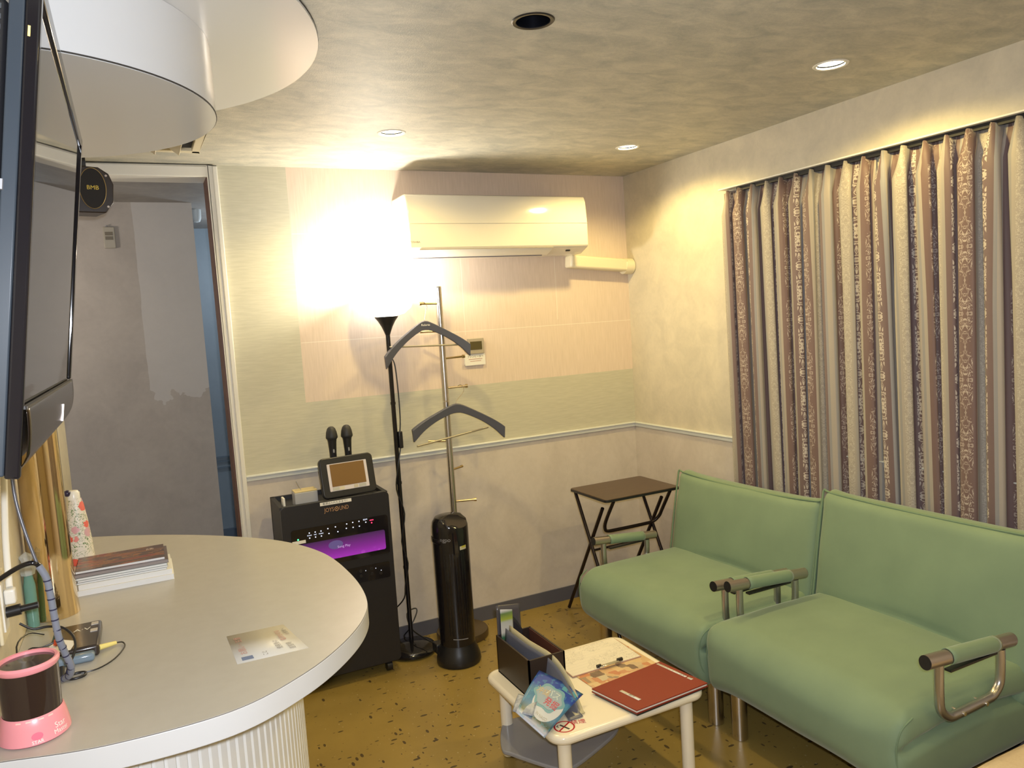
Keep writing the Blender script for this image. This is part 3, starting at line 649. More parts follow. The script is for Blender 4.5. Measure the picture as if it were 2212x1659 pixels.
def pc(a, z, r): return lambda x, y: (px_ + (r + (y * -0.25)) * math.cos(a + x / r), py_ + (r + (y * -0.25)) * math.sin(a + x / r), z + y)
mp = pc(R(-80), 0.937, 0.0528)
b = MB(); b.poly([mp(0.0085 * math.cos(k * PI / 10), 0.0058 * math.sin(k * PI / 10)) for k in range(20)]); b.build('button', m_pinkd, o)
mp = pc(R(-80), 0.9275, 0.0537); text_mesh('STAR', 0.0075, mp).build('lettering', m_paper, o)
mp = pc(R(-38), 0.942, 0.0520); text_mesh('Star', 0.013, mp).build('lettering', m_paper, o)
mp2 = pc(R(-38), 0.932, 0.0535); text_mesh('Master', 0.010, mp2).build('lettering', m_paper, o)
b = MB()
for a in (-110, -92, -70, -52):
    m3 = pc(R(a), 0.9615, 0.0476); b.poly([m3(-0.004, -0.001), m3(0.004, -0.001), m3(0.004, 0.0012), m3(-0.004, 0.0012)])
b.build('dash_mark', mat('pale_pink', (0.9, 0.55, 0.5), 0.4), o)

# card on the counter
o = thing('laminated_card', 'laminated notice card lying flat near the counter edge', 'card', (0.18, 1.66, 0.92))
A, B_, C_, D_ = Vector((0.122, 1.582, 0.9203)), Vector((0.262, 1.578, 0.9203)), Vector((0.238, 1.742, 0.9203)), Vector((0.118, 1.746, 0.9203))
def bil(u, v, dz=0.0): 
    p = (A * (1 - u) + B_ * u) * (1 - v) + (D_ * (1 - u) + C_ * u) * v; return (p.x, p.y, p.z + dz)
b = MB(); b.grid(lambda u, v: bil(u, v), 1, 1); b.build('sheet', mat('laminated_paper', (0.56, 0.54, 0.49), 0.4), o, solid=0.0008, off=1)
b = MB(); b.poly([bil(0.08, 0.05, .0012), bil(0.24, 0.05, .0012), bil(0.24, 0.16, .0012), bil(0.08, 0.16, .0012)]); b.build('blue_logo', mat('blue_print', (0.12, 0.17, 0.32), 0.4), o)
m_fred = mat('faded_red', (0.46, 0.22, 0.18), 0.6); m_fgrey = mat('faded_grey', (0.24, 0.22, 0.19), 0.6)
text_mesh('お願い・注意', 0.14, lambda x, y: bil(0.15 - y * 0.9, 0.55 + x * 0.75, .0012)).build('print', m_fred, o)
text_mesh('使用後は', 0.10, lambda x, y: bil(0.66 - y, 0.33 + x * 0.8, .0012)).build('print', m_fgrey, o)
text_mesh('電源を切る', 0.10, lambda x, y: bil(0.80 - y, 0.62 + x * 0.8, .0012)).build('print', m_fred, o)
text_mesh('退室時', 0.10, lambda x, y: bil(0.82 - y, 0.20 + x * 0.8, .0012)).build('print', m_fgrey, o)
text_mesh('こと', 0.09, lambda x, y: bil(0.42 - y, 0.14 + x * 0.8, .0012)).build('print', m_fgrey, o)
text_mesh('お客様へ', 0.08, lambda x, y: bil(0.92 - y, 0.72 + x * 0.8, .0012)).build('print', m_fgrey, o)

# books and magazines
def mag_cover():
    m = mat('printed_cover', rough=0.2); t = NT(m)
    n1 = t.noise(14, t.n('ShaderNodeMapping', {'Vector': t.obj(), 'Scale': (0.6, 2, 1)}).outputs[0], 4, 0.6, 1.0)
    t.base(t.ramp(n1, [(0.30, (0.04, 0.03, 0.035)), (0.45, (0.10, 0.06, 0.05)), (0.53, (0.26, 0.12, 0.05)), (0.60, (0.22, 0.03, 0.03)), (0.75, (0.14, 0.12, 0.12))]))
    return m
layers = [(0.000, 0.015, (-0.195, 0.036, 2.262, 2.430), m_paper, 'thick white book at the bottom of the stack on the counter', 'book'),
          (0.015, 0.014, (-0.193, 0.033, 2.266, 2.428), m_paper, 'thick white book second from the bottom of the counter stack', 'book'),
          (0.029, 0.005, (-0.196, 0.020, 2.270, 2.424), mat('blue_grey_cover', (0.34, 0.38, 0.42), 0.3), 'thin blue-grey magazine lying just above the white books', 'magazine'),
          (0.034, 0.005, (-0.194, 0.023, 2.272, 2.428), mat('grey_cover', (0.42, 0.43, 0.44), 0.3), 'thin grey magazine in the middle of the counter stack', 'magazine'),
          (0.039, 0.006, (-0.197, 0.022, 2.274, 2.430), mat('teal_grey_cover', (0.30, 0.36, 0.36), 0.3), 'thin teal-grey magazine under the dark ones', 'magazine'),
          (0.045, 0.009, (-0.199, 0.026, 2.276, 2.434), mat('dark_taupe_cover', (0.12, 0.09, 0.09), 0.3), 'dark taupe magazine second from the top of the counter stack', 'magazine'),
          (0.054, 0.007, (-0.198, 0.018, 2.284, 2.432), mag_cover(), 'top magazine of the counter stack, with dark red and brown picture cover', 'magazine')]
for k, (z, h, (x0, x1, y0, y1), mm, lb, ct) in enumerate(layers):
    z0 = 0.9202 + z * 1.0; o = thing(ct, lb, ct, ((x0 + x1) / 2, (y0 + y1) / 2, z0), 'books and magazines stacked on the counter')
    b = MB().box(x0 + 0.001, x1 - 0.001, y0 + 0.0005, y1 - 0.001, z0 + 0.0006, z0 + h - 0.0008); b.build('pages', mat('page_edges', (0.70, 0.71, 0.72) if k != 5 else (0.25, 0.22, 0.22), 0.6), o)
    b = MB().box(x0, x1, y0, y1, z0 + h - 0.0008, z0 + h - 0.0001); b.box(x0, x1, y0, y1, z0 + 0.0001, z0 + 0.0008); b.box(x0, x0 + 0.0008, y0, y1, z0 + 0.0001, z0 + h - 0.0001); b.build('cover', mm, o)
    if k == 6: text_mesh('誌', 0.022, lambda x, y: (-0.018 + x, 2.395 + y, z0 + h + 0.0002)).build('lettering', mat('pale_print', (0.5, 0.42, 0.42), 0.5), o)

# floral wrapped cone behind the stack
m_floral = mat('floral_print', rough=0.4); t = NT(m_floral)
v = t.n('ShaderNodeTexVoronoi', {'Vector': t.obj(), 'Scale': 34}); rc = t.sep(v.outputs['Color'])[0]
fl = t.math('LESS_THAN', t.math('ADD', v.outputs['Distance'], t.math('MULTIPLY', t.noise(120, t.obj()), 0.3)), 0.62)
lf = t.math('LESS_THAN', t.math('ABSOLUTE', t.math('SUBTRACT', t.noise(60, t.obj(), 2, 0.5, 1.5), 0.5)), 0.02)
cc = t.mix(lf, (0.74, 0.70, 0.64), (0.12, 0.22, 0.08))
cc = t.mix(t.math('MULTIPLY', fl, t.math('GREATER_THAN', rc, 0.35)), cc, t.ramp(rc, [(0.5, (0.75, 0.12, 0.08)), (0.75, (0.72, 0.30, 0.30)), (1.0, (0.55, 0.45, 0.55))])); t.base(cc)
o = thing('floral_bottle', 'slim tapered bottle wrapped in pink rose print, behind the magazines', 'bottle', (-0.205, 2.62, 0.92))
bx, by = -0.205, 2.62
MB().lathe([(0.0001, 0.9203), (0.034, 0.9203), (0.036, 0.93), (0.033, 0.99), (0.027, 1.055), (0.021, 1.10), (0.016, 1.118)], (bx, by), 28).build('body', m_floral, o)
MB().lathe([(0.017, 1.115), (0.017, 1.135), (0.012, 1.142), (0.0001, 1.143)], (bx - 0.003, by), 20).build('cap', m_white, o)
MB().sphere((bx - 0.018, by - 0.01, 1.137), 0.010, 14, 8).build('nozzle', mat('navy_plastic', (0.02, 0.015, 0.05), 0.3), o)

# gold mirror film roll
gx, gy = -0.236, 2.15
m_goldm = mat('gold_mirror_film_roll', (0.84, 0.66, 0.40), 0.07, 1.0)
o = tag(MB().lathe([(0.0525, 0.9203), (0.0505, 0.96), (0.0485, 1.02), (0.047, 1.2), (0.0465, 1.40), (0.046, 1.56)], (gx, gy), 64).build('gold_cylinder', m_goldm, None, (gx, gy, 0.92)), 'tall shiny gold mirrored cylinder standing on the counter against the left wall', 'gold cylinder')
# teal bottle
o = thing('teal_bottle', 'teal glass bottle with clear cap between the gold cylinder and the wall socket', 'bottle', (-0.276, 2.09, 0.92))
MB().lathe([(0.0001, 0.9203), (0.012, 0.9203), (0.0125, 0.93), (0.0125, 1.02), (0.010, 1.035), (0.008, 1.05)], (-0.276, 2.09), 20).build('body', m_teal, o)
b = MB(); b.lathe([(0.0001, 1.044), (0.014, 1.045), (0.018, 1.06), (0.010, 1.075), (0.016, 1.09), (0.0001, 1.10)], (-0.276, 2.09), 7); b.build('cap', mat('clear_cap', (0.9, 0.92, 0.9), 0.05, Transmission_Weight=0.6), o)

# adapter box
o = thing('media_adapter', 'small black adapter box with two silver buttons, cables plugged in', 'adapter', (-0.17, 1.9, 0.92))
MB().box(-0.222, -0.128, 1.800, 1.965, 0.9205, 0.945).build('case', mat('brown_black_case', (0.035, 0.026, 0.022), 0.2), o, bevel=0.006)
MB().box(-0.215, -0.136, 1.774, 1.800, 0.9205, 0.938).build('front_block', mat('blue_grey_block', (0.18, 0.24, 0.30), 0.12), o, bevel=0.006)
for y in (1.945, 1.900): MB().box(-0.148, -0.134, y - 0.011, y + 0.006, 0.945, 0.9465).build('button', mat('silver_button', (0.5, 0.46, 0.42), 0.4), o)
text_mesh('A·V', 0.022, lambda x, y: (-0.165 + x, 1.915 + y, 0.9455)).build('lettering', m_paper, o)
MB().poly([(-0.222, 1.801, 0.9453), (-0.180, 1.801, 0.9453), (-0.172, 1.850, 0.9453), (-0.205, 1.880, 0.9453), (-0.222, 1.85, 0.9453)]).build('worn_sticker', m_paper, o)
# cables
o = thing('yellow_cable', 'thin black video cable with yellow plug curling on the counter', 'cable', (-0.12, 1.82, 0.92))
MB().cyl((-0.130, 1.822, 0.930), (-0.098, 1.838, 0.927), 0.0062, 0.004, 14).build('plug', m_yel, o)
MB().tube([(-0.098, 1.838, 0.927), (-0.085, 1.840, 0.924), (-0.082, 1.81, 0.923), (-0.100, 1.755, 0.923), (-0.128, 1.72, 0.9235), (-0.158, 1.715, 0.9235)], 0.0015, 8).build('cord', m_black, o)
o = thing('red_plug_cable', 'looped black cable with red-orange plug behind the pink projector', 'cable', (-0.235, 1.82, 0.92))
MB().cyl((-0.213, 1.845, 0.953), (-0.205, 1.846, 0.951), 0.006, seg=12).build('plug', m_redp, o)
MB().tube([(-0.213, 1.845, 0.953), (-0.235, 1.84, 0.950), (-0.255, 1.83, 0.955), (-0.270, 1.80, 0.940), (-0.262, 1.76, 0.924), (-0.272, 1.80, 0.975), (-0.255, 1.84, 0.985), (-0.23, 1.86, 0.97)], 0.0016, 8).build('cord', m_black, o)
o = thing('black_cable', 'thick black cable looping over the adapter to a tie by the projector', 'cable', (-0.16, 1.75, 0.92))
MB().tube([(-0.262, 1.80, 1.022), (-0.240, 1.80, 1.005), (-0.215, 1.80, 1.004), (-0.190, 1.79, 1.000), (-0.170, 1.77, 0.985), (-0.166, 1.75, 0.965), (-0.176, 1.73, 0.943), (-0.184, 1.71, 0.925), (-0.172, 1.695, 0.9235), (-0.152, 1.700, 0.9235), (-0.152, 1.718, 0.9235), (-0.172, 1.720, 0.9235), (-0.188, 1.70, 0.9235)], 0.0026, 10).build('cord', m_black, o)
MB().cyl((-0.189, 1.715, 0.945), (-0.189, 1.695, 0.9235), 0.0048, seg=10).build('cable_tie', m_black, o)
# spiral-wrapped cable from the television
o = thing('wrapped_cable', 'grey spiral-wrapped cable bundle hanging from the television to the counter', 'cable bundle', (-0.2, 1.7, 0.92))
path = [(-0.196, 1.62, 1.176), (-0.186, 1.62, 1.150), (-0.183, 1.62, 1.115), (-0.181, 1.62, 1.075), (-0.178, 1.62, 1.035), (-0.172, 1.63, 1.0), (-0.166, 1.64, 0.97), (-0.172, 1.66, 0.945), (-0.190, 1.69, 0.9285)]
MB().tube(path, 0.0062, 12).build('sleeve', mat('grey_blue_sleeve', (0.20, 0.22, 0.28), 0.35), o)
b = MB()
for k in range(1, len(path) - 1):
    p_ = Vector(path[k]); q_ = Vector(path[k + 1])
    for f_ in (0.1, 0.6):
        c_ = p_.lerp(q_, f_); d_ = (q_ - p_).normalized(); b.cyl(c_ - d_ * 0.0011, c_ + d_ * 0.0011, 0.0068, seg=14)
b.build('spiral_gap', mat('navy_gap', (0.02, 0.02, 0.06), 0.4), o)
MB().tube([(-0.34, 1.64, 1.10), (-0.285, 1.64, 1.145), (-0.240, 1.63, 1.172), (-0.215, 1.62, 1.183), (-0.200, 1.62, 1.181), (-0.190, 1.62, 1.165)][1:], 0.0045, 10).build('power_lead', m_blackg, o)
MB().tube([(-0.230, 1.66, 1.43), (-0.225, 1.65, 1.36), (-0.222, 1.64, 1.30), (-0.212, 1.63, 1.24), (-0.198, 1.62, 1.18)], 0.003, 10).build('signal_lead', mat('grey_lead', (0.10, 0.10, 0.12), 0.25), o)
# wall socket
o = thing('wall_socket', 'cream double wall socket low on the left wall above the counter', 'wall socket', (XL, 1.79, 1.07))
MB().box(XL, XL + 0.007, 1.745, 1.83, 1.0, 1.135).build('plate', m_cream, o, bevel=0.003)
MB().box(XL + 0.007, XL + 0.010, 1.765, 1.81, 1.02, 1.115).build('insert', m_white, o)
b = MB().cyl((XL + 0.010, 1.79, 1.052), (XL + 0.035, 1.79, 1.054), 0.011, seg=14); b.cyl((XL + 0.035, 1.79, 1.054), (XL + 0.065, 1.79, 1.056), 0.0065, seg=12); 
o2 = tag(b.build('black_plug', m_black, None, (XL + 0.01, 1.79, 1.05)), 'black plug pushed into the wall socket', 'plug')
o = tag(MB().box(XL + 0.0105, XL + 0.030, 1.776, 1.800, 1.070, 1.100).build('white_plug', m_white, None, (XL + 0.01, 1.79, 1.085), bevel=0.004), 'white plug in the wall socket above the black plug', 'plug')
o = tag(MB().tube([(XL + 0.02, 1.790, 1.102), (XL + 0.016, 1.84, 1.19), (XL + 0.014, 1.92, 1.30), (XL + 0.014, 1.95, 1.40)], 0.0065, 10).build('white_cable', m_white, None, (XL + 0.014, 1.93, 1.1)), 'white cable running up the left wall from its plug', 'cable')

# ------------------------------------------------------------------ television
TY0, TY1, TZ0, TZ1 = 1.085, 1.905, 1.415, 2.010
tt = math.atan(0.140)
def tvp(y, z, d=0.0):   # point of the tilted front plane, d behind it
    x = -0.142 + (z - 1.415) * 0.140 - (y - 1.085) * 0.003
    return Vector((x - d * math.cos(tt), y, z + d * math.sin(tt)))
o = thing('television', 'black flat television tilted down on the left wall above the counter', 'television', (XL, 1.48, 1.42))
def tvbox(y0, y1, z0, z1, d0, d1):
    vs = [tvp(y, z, d) for d in (d0, d1) for y, z in ((y0, z0), (y1, z0), (y1, z1), (y0, z1))]
    return MB().add(vs, [(0, 1, 2, 3), (7, 6, 5, 4), (0, 4, 5, 1), (1, 5, 6, 2), (2, 6, 7, 3), (3, 7, 4, 0)])
sy0, sy1, sz0, sz1 = 1.099, 1.880, 1.502, 1.990
b = MB()
for a in ((TY0, sy0, TZ0, TZ1), (sy1, TY1, sz0, TZ1), (sy0, sy1, sz1, TZ1)):
    q = tvbox(*a, -0.002, 0.0145); b.add(q.v, q.f)
b.build('frame', m_blackg, o, bevel=0.003)
tvbox(sy0 - 0.002, sy1 + 0.002, sz0 - 0.002, sz1 + 0.002, 0.002, 0.02).build('screen', m_screen, o)
# lower bezel: curved chin
b = MB(); n = 10; vs = []
for j, y in enumerate([sy0 - 0.001 + (TY1 - sy0 + 0.001) * k / 24 for k in range(25)]):
    u = (y - sy0) / (TY1 - sy0); cut = 0.012 * max(0, (u - 0.93) / 0.07) ** 2
    for k in range(n + 1):
        q = k / n; z = sz0 - q * (sz0 - TZ0 - 0.0 - cut); d = -0.004 - 0.004 * math.sin(PI * min(1, q * 1.0)) + 0.010 * max(0, q - 0.75) / 0.25
        vs.append(tvp(y, z, d))
b.add(vs, [(j * (n + 1) + k, j * (n + 1) + k + 1, (j + 1) * (n + 1) + k + 1, (j + 1) * (n + 1) + k) for j in range(24) for k in range(n)])
b.build('lower_bezel', m_bezel, o, solid=0.001, off=-1)
tvbox(sy0, sy1, sz0 - 0.004, sz0, -0.005, 0.0).build('screen_line', m_ink, o)
tvbox(1.62, 1.628, 1.437, 1.468, -0.0095, -0.004).build('badge', m_silver, o)
q = tvbox(TY0, TY0 + 0.006, TZ0 + 0.003, TZ1 - 0.003, 0.0145, 0.031); b = MB(); b.add(q.v, q.f); q = tvbox(TY0 + 0.006, TY1 - 0.01, TZ0 + 0.004, TZ1 - 0.004, 0.0145, 0.031); b.add(q.v, q.f)
b.build('side_casing', m_bezelside, o, bevel=0.002)
q = tvbox(TY0 + 0.003, TY1 - 0.05, TZ0 + 0.02, TZ1 - 0.03, 0.031, 0.075); q.build('back_casing', m_black, o, bevel=0.01)
b = MB()
for k in range(26):
    z = 1.70 + k * 0.012
    q = tvbox(TY0 + 0.0022, TY0 + 0.0035, z, z + 0.006, 0.038, 0.060); b.add(q.v, q.f)
b.build('side_vent', mat('vent_dots', (0.04, 0.045, 0.05), 0.5), o)
q = tvbox(TY0 - 0.008, TY0 + 0.0035, 1.755, 1.767, 0.028, 0.036); q.build('knob', m_grey, o)
q = tvbox(TY0 - 0.001, TY0 + 0.0005, 1.938, 1.950, 0.008, 0.0105); q.build('power_light', emis('amber_led', (1.0, 0.75, 0.2), 3.0), o)
b = MB(); b.box(XL + 0.001, XL + 0.012, 1.35, 1.62, 1.62, 1.86); b.box(XL + 0.012, -0.15, 1.42, 1.55, 1.68, 1.78); b.build('wall_bracket', m_black, o)

# ------------------------------------------------------------------ speaker
o = thing('wall_speaker', 'black speaker with oval gold-lined face hung high by the opening', 'speaker', (-0.15, 3.2, 2.06))
sc0 = Vector((-0.146, 3.20, 2.138)); ang = R(6)
sx = Vector((math.cos(ang), math.sin(ang), -0.02)).normalized(); sz = Vector((0.02, 0, 1)).normalized(); sy = sz.cross(sx)
P8 = [(-0.135, -0.085), (0.10, -0.085), (0.128, -0.045), (0.132, 0.02), (0.118, 0.058), (0.085, 0.080), (-0.135, 0.088)]
n = len(P8); vs = [sc0 + sx * x + sz * z for x, z in P8] + [sc0 + sx * (x * 0.9 - 0.01) + sz * z * 0.92 - sy * -0.15 for x, z in P8]
b = MB().add(vs, [tuple(range(n)), tuple(reversed(range(n, 2 * n)))] + [(i, (i + 1) % n, n + (i + 1) % n, n + i) for i in range(n)])
b.build('cabinet', mat('brown_black_cabinet', (0.018, 0.010, 0.008), 0.35), o, bevel=0.004)
ov = [(0.062 + 0.043 * math.cos(a * PI / 20), 0.002 + 0.073 * math.sin(a * PI / 20)) for a in range(40)]
MB().add([sc0 + sx * x + sz * z - sy * 0.0 + sy * -0.004 for x, z in ov], [tuple(range(40))]).build('cone_cover', mat('black_cloth', (0.008, 0.006, 0.006), 0.7), o)
MB().tube([sc0 + sx * x + sz * z - sy * 0.005 for x, z in ov], 0.0011, 6, 1, closed=True).build('gold_line', mat('gold_line', (0.35, 0.24, 0.08), 0.35, 0.6), o)
text_mesh('BMB', 0.021, lambda x, y: sc0 + sx * (0.062 + x) + sz * (0.004 + y) - sy * 0.006).build('logo', mat('gold_letter', (0.75, 0.55, 0.06), 0.35), o)
b = MB()
for x, z in ((0.108, 0.050), (0.108, -0.062)): c_ = sc0 + sx * x + sz * z; b.cyl(c_, c_ - sy * 0.004, 0.004, seg=10)
b.build('screw', m_silver, o)
b = MB().box(XL + 0.001, XL + 0.02, 3.24, 3.30, 2.10, 2.20); b.box(XL + 0.02, -0.10, 3.26, 3.275, 2.238, 2.246); b.box(-0.115, -0.100, 3.245, 3.275, 2.23, 2.262); b.build('bracket', m_black, o)

# ------------------------------------------------------------------ corridor details
o = thing('switch_plate', 'beige controller with two dark windows on the corridor wall', 'wall controller', (-0.066, 4.56, 2.07))
MB().box(-0.094, -0.040, 4.545, 4.5595, 2.070, 2.180).build('case', mat('khaki_case', (0.42, 0.38, 0.30), 0.4), o, bevel=0.003)
for z in (2.145, 2.122): MB().box(-0.086, -0.050, 4.543, 4.5455, z - 0.009, z + 0.009).build('window', mat('dim_window', (0.17, 0.14, 0.09), 0.3), o)
MB().cyl((-0.075, 4.55, 2.182), (-0.075, 4.55, 2.190), 0.004, seg=8).build('peg', m_grey, o)
o = tag(MB().lathe([(0.0001, 2.235), (0.018, 2.24), (0.026, 2.26), (0.028, 2.3095)], (0.385, 4.80), 24).build('door_sensor', mat('pale_grey_sensor', (0.62, 0.66, 0.66), 0.4), None, (0.385, 4.80, 2.31)), 'small white sensor on the corridor ceiling past the wall corner', 'sensor')

# ------------------------------------------------------------------ curtain
rail = struct(MB().box(XR - 0.050, XR - 0.002, 0.3, 2.80, 2.096, 2.103).build('trim_6', m_trim, bevel=0.002))
struct(MB().box(XR - 0.030, XR - 0.002, 0.3, 2.70, 2.078, 2.096).build('rail_gap_shade', m_dark))  # near-black strip standing in for the shaded gap between rail and curtain
def curtain(name, label, ya, yb, zt, zb, seed):
    rnd = random.Random(seed); NP = int(round((ya - yb) / 0.079)); PW = (ya - yb) / NP; per = 16; nv = 30
    amp = [0.8 + 0.4 * rnd.random() for _ in range(NP + 1)]; sh = [rnd.uniform(-0.12, 0.12) for _ in range(NP + 2)]; sk = [rnd.uniform(-0.02, 0.02) for _ in range(NP + 1)]
    nu = NP * per; vs = []; uv = []; us = [0.0]
    for j in range(nv + 1):
        v = j / nv; z = zt + (zb - zt) * v; pinch = max(0.0, 1 - (zt - z) / 0.10)
        row = []
        for i in range(nu + 1):
            k = min(i // per, NP - 1); f = (i - k * per) / per
            ff = f + (sh[k] * (1 - f) + sh[k + 1] * f) * min(1, 2 * v + 0.3)
            w1 = 0.5 - 0.5 * math.cos(2 * PI * ff)
            w2 = math.exp(-((f - 0.5) / 0.16) ** 2)
            wv = w1 ** 0.8 * (1 - pinch) + w2 * pinch
            A = (0.044 * amp[k]) * (1 - 0.35 * pinch)
            y = ya - (i / nu) * (ya - yb) - 0.017 * math.sin(4 * PI * ff) * (1 - pinch) - 0.02 * v * (1 - i / nu) + sk[k] * v * math.sin(PI * f)
            x = XR - 0.012 - A * wv - 0.004 * v
            row.append((x, y, z + (0.006 * w2 * pinch)))
            vs.append(row[-1])
        if j == nv // 2:
            for i in range(1, nu + 1): us.append(us[-1] + math.dist(row[i][:2], row[i - 1][:2]))
    for j in range(nv + 1):
        for i in range(nu + 1): uv.append((us[i] * 1.0 + seed * 0.07, (zt - zb) * (1 - j / nv)))
    b = MB(); b.add(vs, [(j * (nu + 1) + i, j * (nu + 1) + i + 1, (j + 1) * (nu + 1) + i + 1, (j + 1) * (nu + 1) + i) for j in range(nv) for i in range(nu)])
    o = b.build(name, m_cur, None, (XR - 0.05, ya, zb), uvf=uv, solid=0.0015, angle=180)
    return tag(o, label, 'curtain', 'pleated striped curtains')
curtain('curtain', 'mauve and beige striped damask curtain panel, the left one nearest the room corner', 2.80, 1.985, 2.084, 0.50, 1)
curtain('curtain', 'mauve and beige striped damask curtain panel, the right one behind the near armchair', 1.975, 0.95, 2.084, 0.50, 2)

# ------------------------------------------------------------------ folding armchairs
def cubegrid(nx, ny, nz):
    b = MB()
    for ax_ in range(3):
        for sgn in (-1, 1):
            na, nb = [(ny, nz), (nx, nz), (nx, ny)][ax_]
            def fn(u, v, ax_=ax_, sgn=sgn):
                a = 2 * u - 1; c = 2 * v - 1
                return (sgn, a, c) if ax_ == 0 else (a, sgn, c) if ax_ == 1 else (a, c, sgn)
            b.grid(fn, na, nb)
    return b
def rounded(p, h, r):
    q = Vector((p[0] * h[0], p[1] * h[1], p[2] * h[2])); inn = Vector([max(-(h[i] - r[i]), min(h[i] - r[i], q[i])) for i in range(3)])
    d = Vector([(q[i] - inn[i]) / r[i] for i in range(3)])
    if d.length > 1e-9: d.normalize()
    return Vector([inn[i] + d[i] * r[i] for i in range(3)])
W2 = 0.411
def make_chair(name, label, loc, seed, arms):
    o = thing(name, label, 'armchair', loc, 'pair of green folding armchairs')
    # seat: folded two-layer cushion with full rounded front; local x: 0 = front, y centred
    b = cubegrid(40, 60, 30); vs = []
    for p in b.v:
        hz_ = 0.122; sq = max(0.0, -p[1]) ** 5 if seed == 1 else abs(p[1]) ** 5
        h = Vector((0.30, W2, hz_)); rx = (0.095 * (1 - sq) + 0.045 * sq) if p[0] < 0 else 0.04
        q = rounded(p, h, (rx, 0.030, (0.092 * (1 - sq) + 0.055 * sq) if p[0] < 0 else 0.05))
        x, y, z = q
        side = max(0, abs(y) / W2 - 0.80) / 0.20
        cre = math.exp(-((z - 0.038 - 0.010 * math.cos(x * 9)) / 0.014) ** 2) * side ** 2
        frontness = max(0, min(1, (x + 0.30) / 0.06))
        y *= 1 - 0.085 * cre * (0.12 + 0.88 * frontness)
        y *= 1 - 0.02 * side ** 2 * max(0, -z / hz_ - 0.2)
        crown = 0.020 * (1 - (y / W2) ** 4) * (1 - (x / 0.33) ** 2)
        x -= 0.014 * (1 - (y / W2) ** 6) * (1 - (z / hz_) ** 2) if x < -0.15 else 0
        if z > 0: z += crown * (z / hz_)
        nn = noise.noise(Vector((x * 5 + seed, y * 5, z * 7))) * 0.005 + noise.noise(Vector((x * 14 + seed, y * 3, z * 16))) * 0.002 * side
        vs.append((0.30 + x + nn * 0.6, y, 0.304 + z + nn))
    b.v = vs; b.build('seat', m_green, o, local=True, angle=80)
    # backrest leaning on the curtain side
    def bk(x, y, z):  # x thickness (0 = front), z along height
        return (0.527 + x + z * 0.19, y, 0.30 + z)
    b = cubegrid(8, 40, 34); vs = []
    for p in b.v:
        q = rounded(p, (0.044, W2 + 0.010, 0.247), (0.040, 0.026, 0.035)); x, y, z = q
        e_ = max(abs(y) / (W2 + 0.012), 0) ** 10
        ear = 0.018 * max(0, z / 0.253) ** 8 * e_ + 0.0
        sag = -0.008 * max(0, z / 0.253) ** 6 * (1 - (y / W2) ** 2) * (1.0 if seed == 1 else 0.2)
        bul = 0.0
        if x < 0: bul = -0.014 * (1 - (y / W2) ** 2) * (1 - (z / 0.27) ** 2)
        wr = 0.0
        if x < 0: 
            u = z + 0.19 - 0.10 * (1 - (y / W2) ** 2) * 0.5
            wr = -0.012 * math.exp(-(u / 0.016) ** 2) * (1 - (y / W2) ** 2) + 0.008 * math.exp(-((u - 0.035) / 0.018) ** 2) * (1 - (y / W2) ** 2)
        nn = noise.noise(Vector((x * 4 + seed * 3, y * 4, z * 6))) * 0.006
        vs.append(bk(x + 0.044 + bul + wr + nn, y, z + 0.247 + ear + sag))
    b.v = vs; b.build('backrest', m_green, o, local=True, angle=80)
    w_ = W2 + 0.010; dp = -0.008 if seed == 1 else -0.002
    b = MB().tube([bk(0.010, -w_, 0.03), bk(0.008, -w_ - 0.001, 0.3), bk(0.010, -w_ - 0.002, 0.458), bk(0.014, -w_ - 0.002, 0.500), bk(0.016, -w_ + 0.03, 0.494), bk(0.016, -w_ * 0.5, 0.491 + dp), bk(0.016, 0, 0.489 + dp), bk(0.016, w_ * 0.5, 0.491 + dp), bk(0.016, w_ - 0.03, 0.494), bk(0.014, w_ + 0.002, 0.500), bk(0.010, w_ + 0.002, 0.458), bk(0.008, w_ + 0.001, 0.3), bk(0.010, w_, 0.03)], 0.0045, 8)
    b.build('piping', m_greenseam, o, local=True)
    for sgn in (-1, 1):
        b = MB().tube([(0.060, sgn * (W2 - 0.004), 0.222), (0.020, sgn * (W2 - 0.010), 0.245), (0.004, sgn * (W2 - 0.016), 0.29), (0.002, sgn * (W2 - 0.016), 0.345), (0.016, sgn * (W2 - 0.010), 0.392), (0.055, sgn * (W2 - 0.005), 0.417)], 0.0025, 8)
        b.build('seam', m_greenseam, o, local=True)
    for x, y in ((0.110, W2 - 0.050), (0.110, -W2 + 0.060), (0.54, W2 - 0.075), (0.54, -W2 + 0.075)):
        b = MB().cyl((x, y, 0.0015), (x, y, 0.205), 0.0285, seg=24); b.m = 0; b.build('leg', m_chrome, o, local=True)
    # dark folding frame under the seat
    b = MB().box(0.12, 0.59, -W2 + 0.04, -W2 + 0.065, 0.165, 0.205); b.box(0.12, 0.59, W2 - 0.065, W2 - 0.04, 0.165, 0.205); b.box(0.46, 0.59, -W2 + 0.04, W2 - 0.04, 0.165, 0.205)
    b.build('under_frame', m_black, o, local=True)
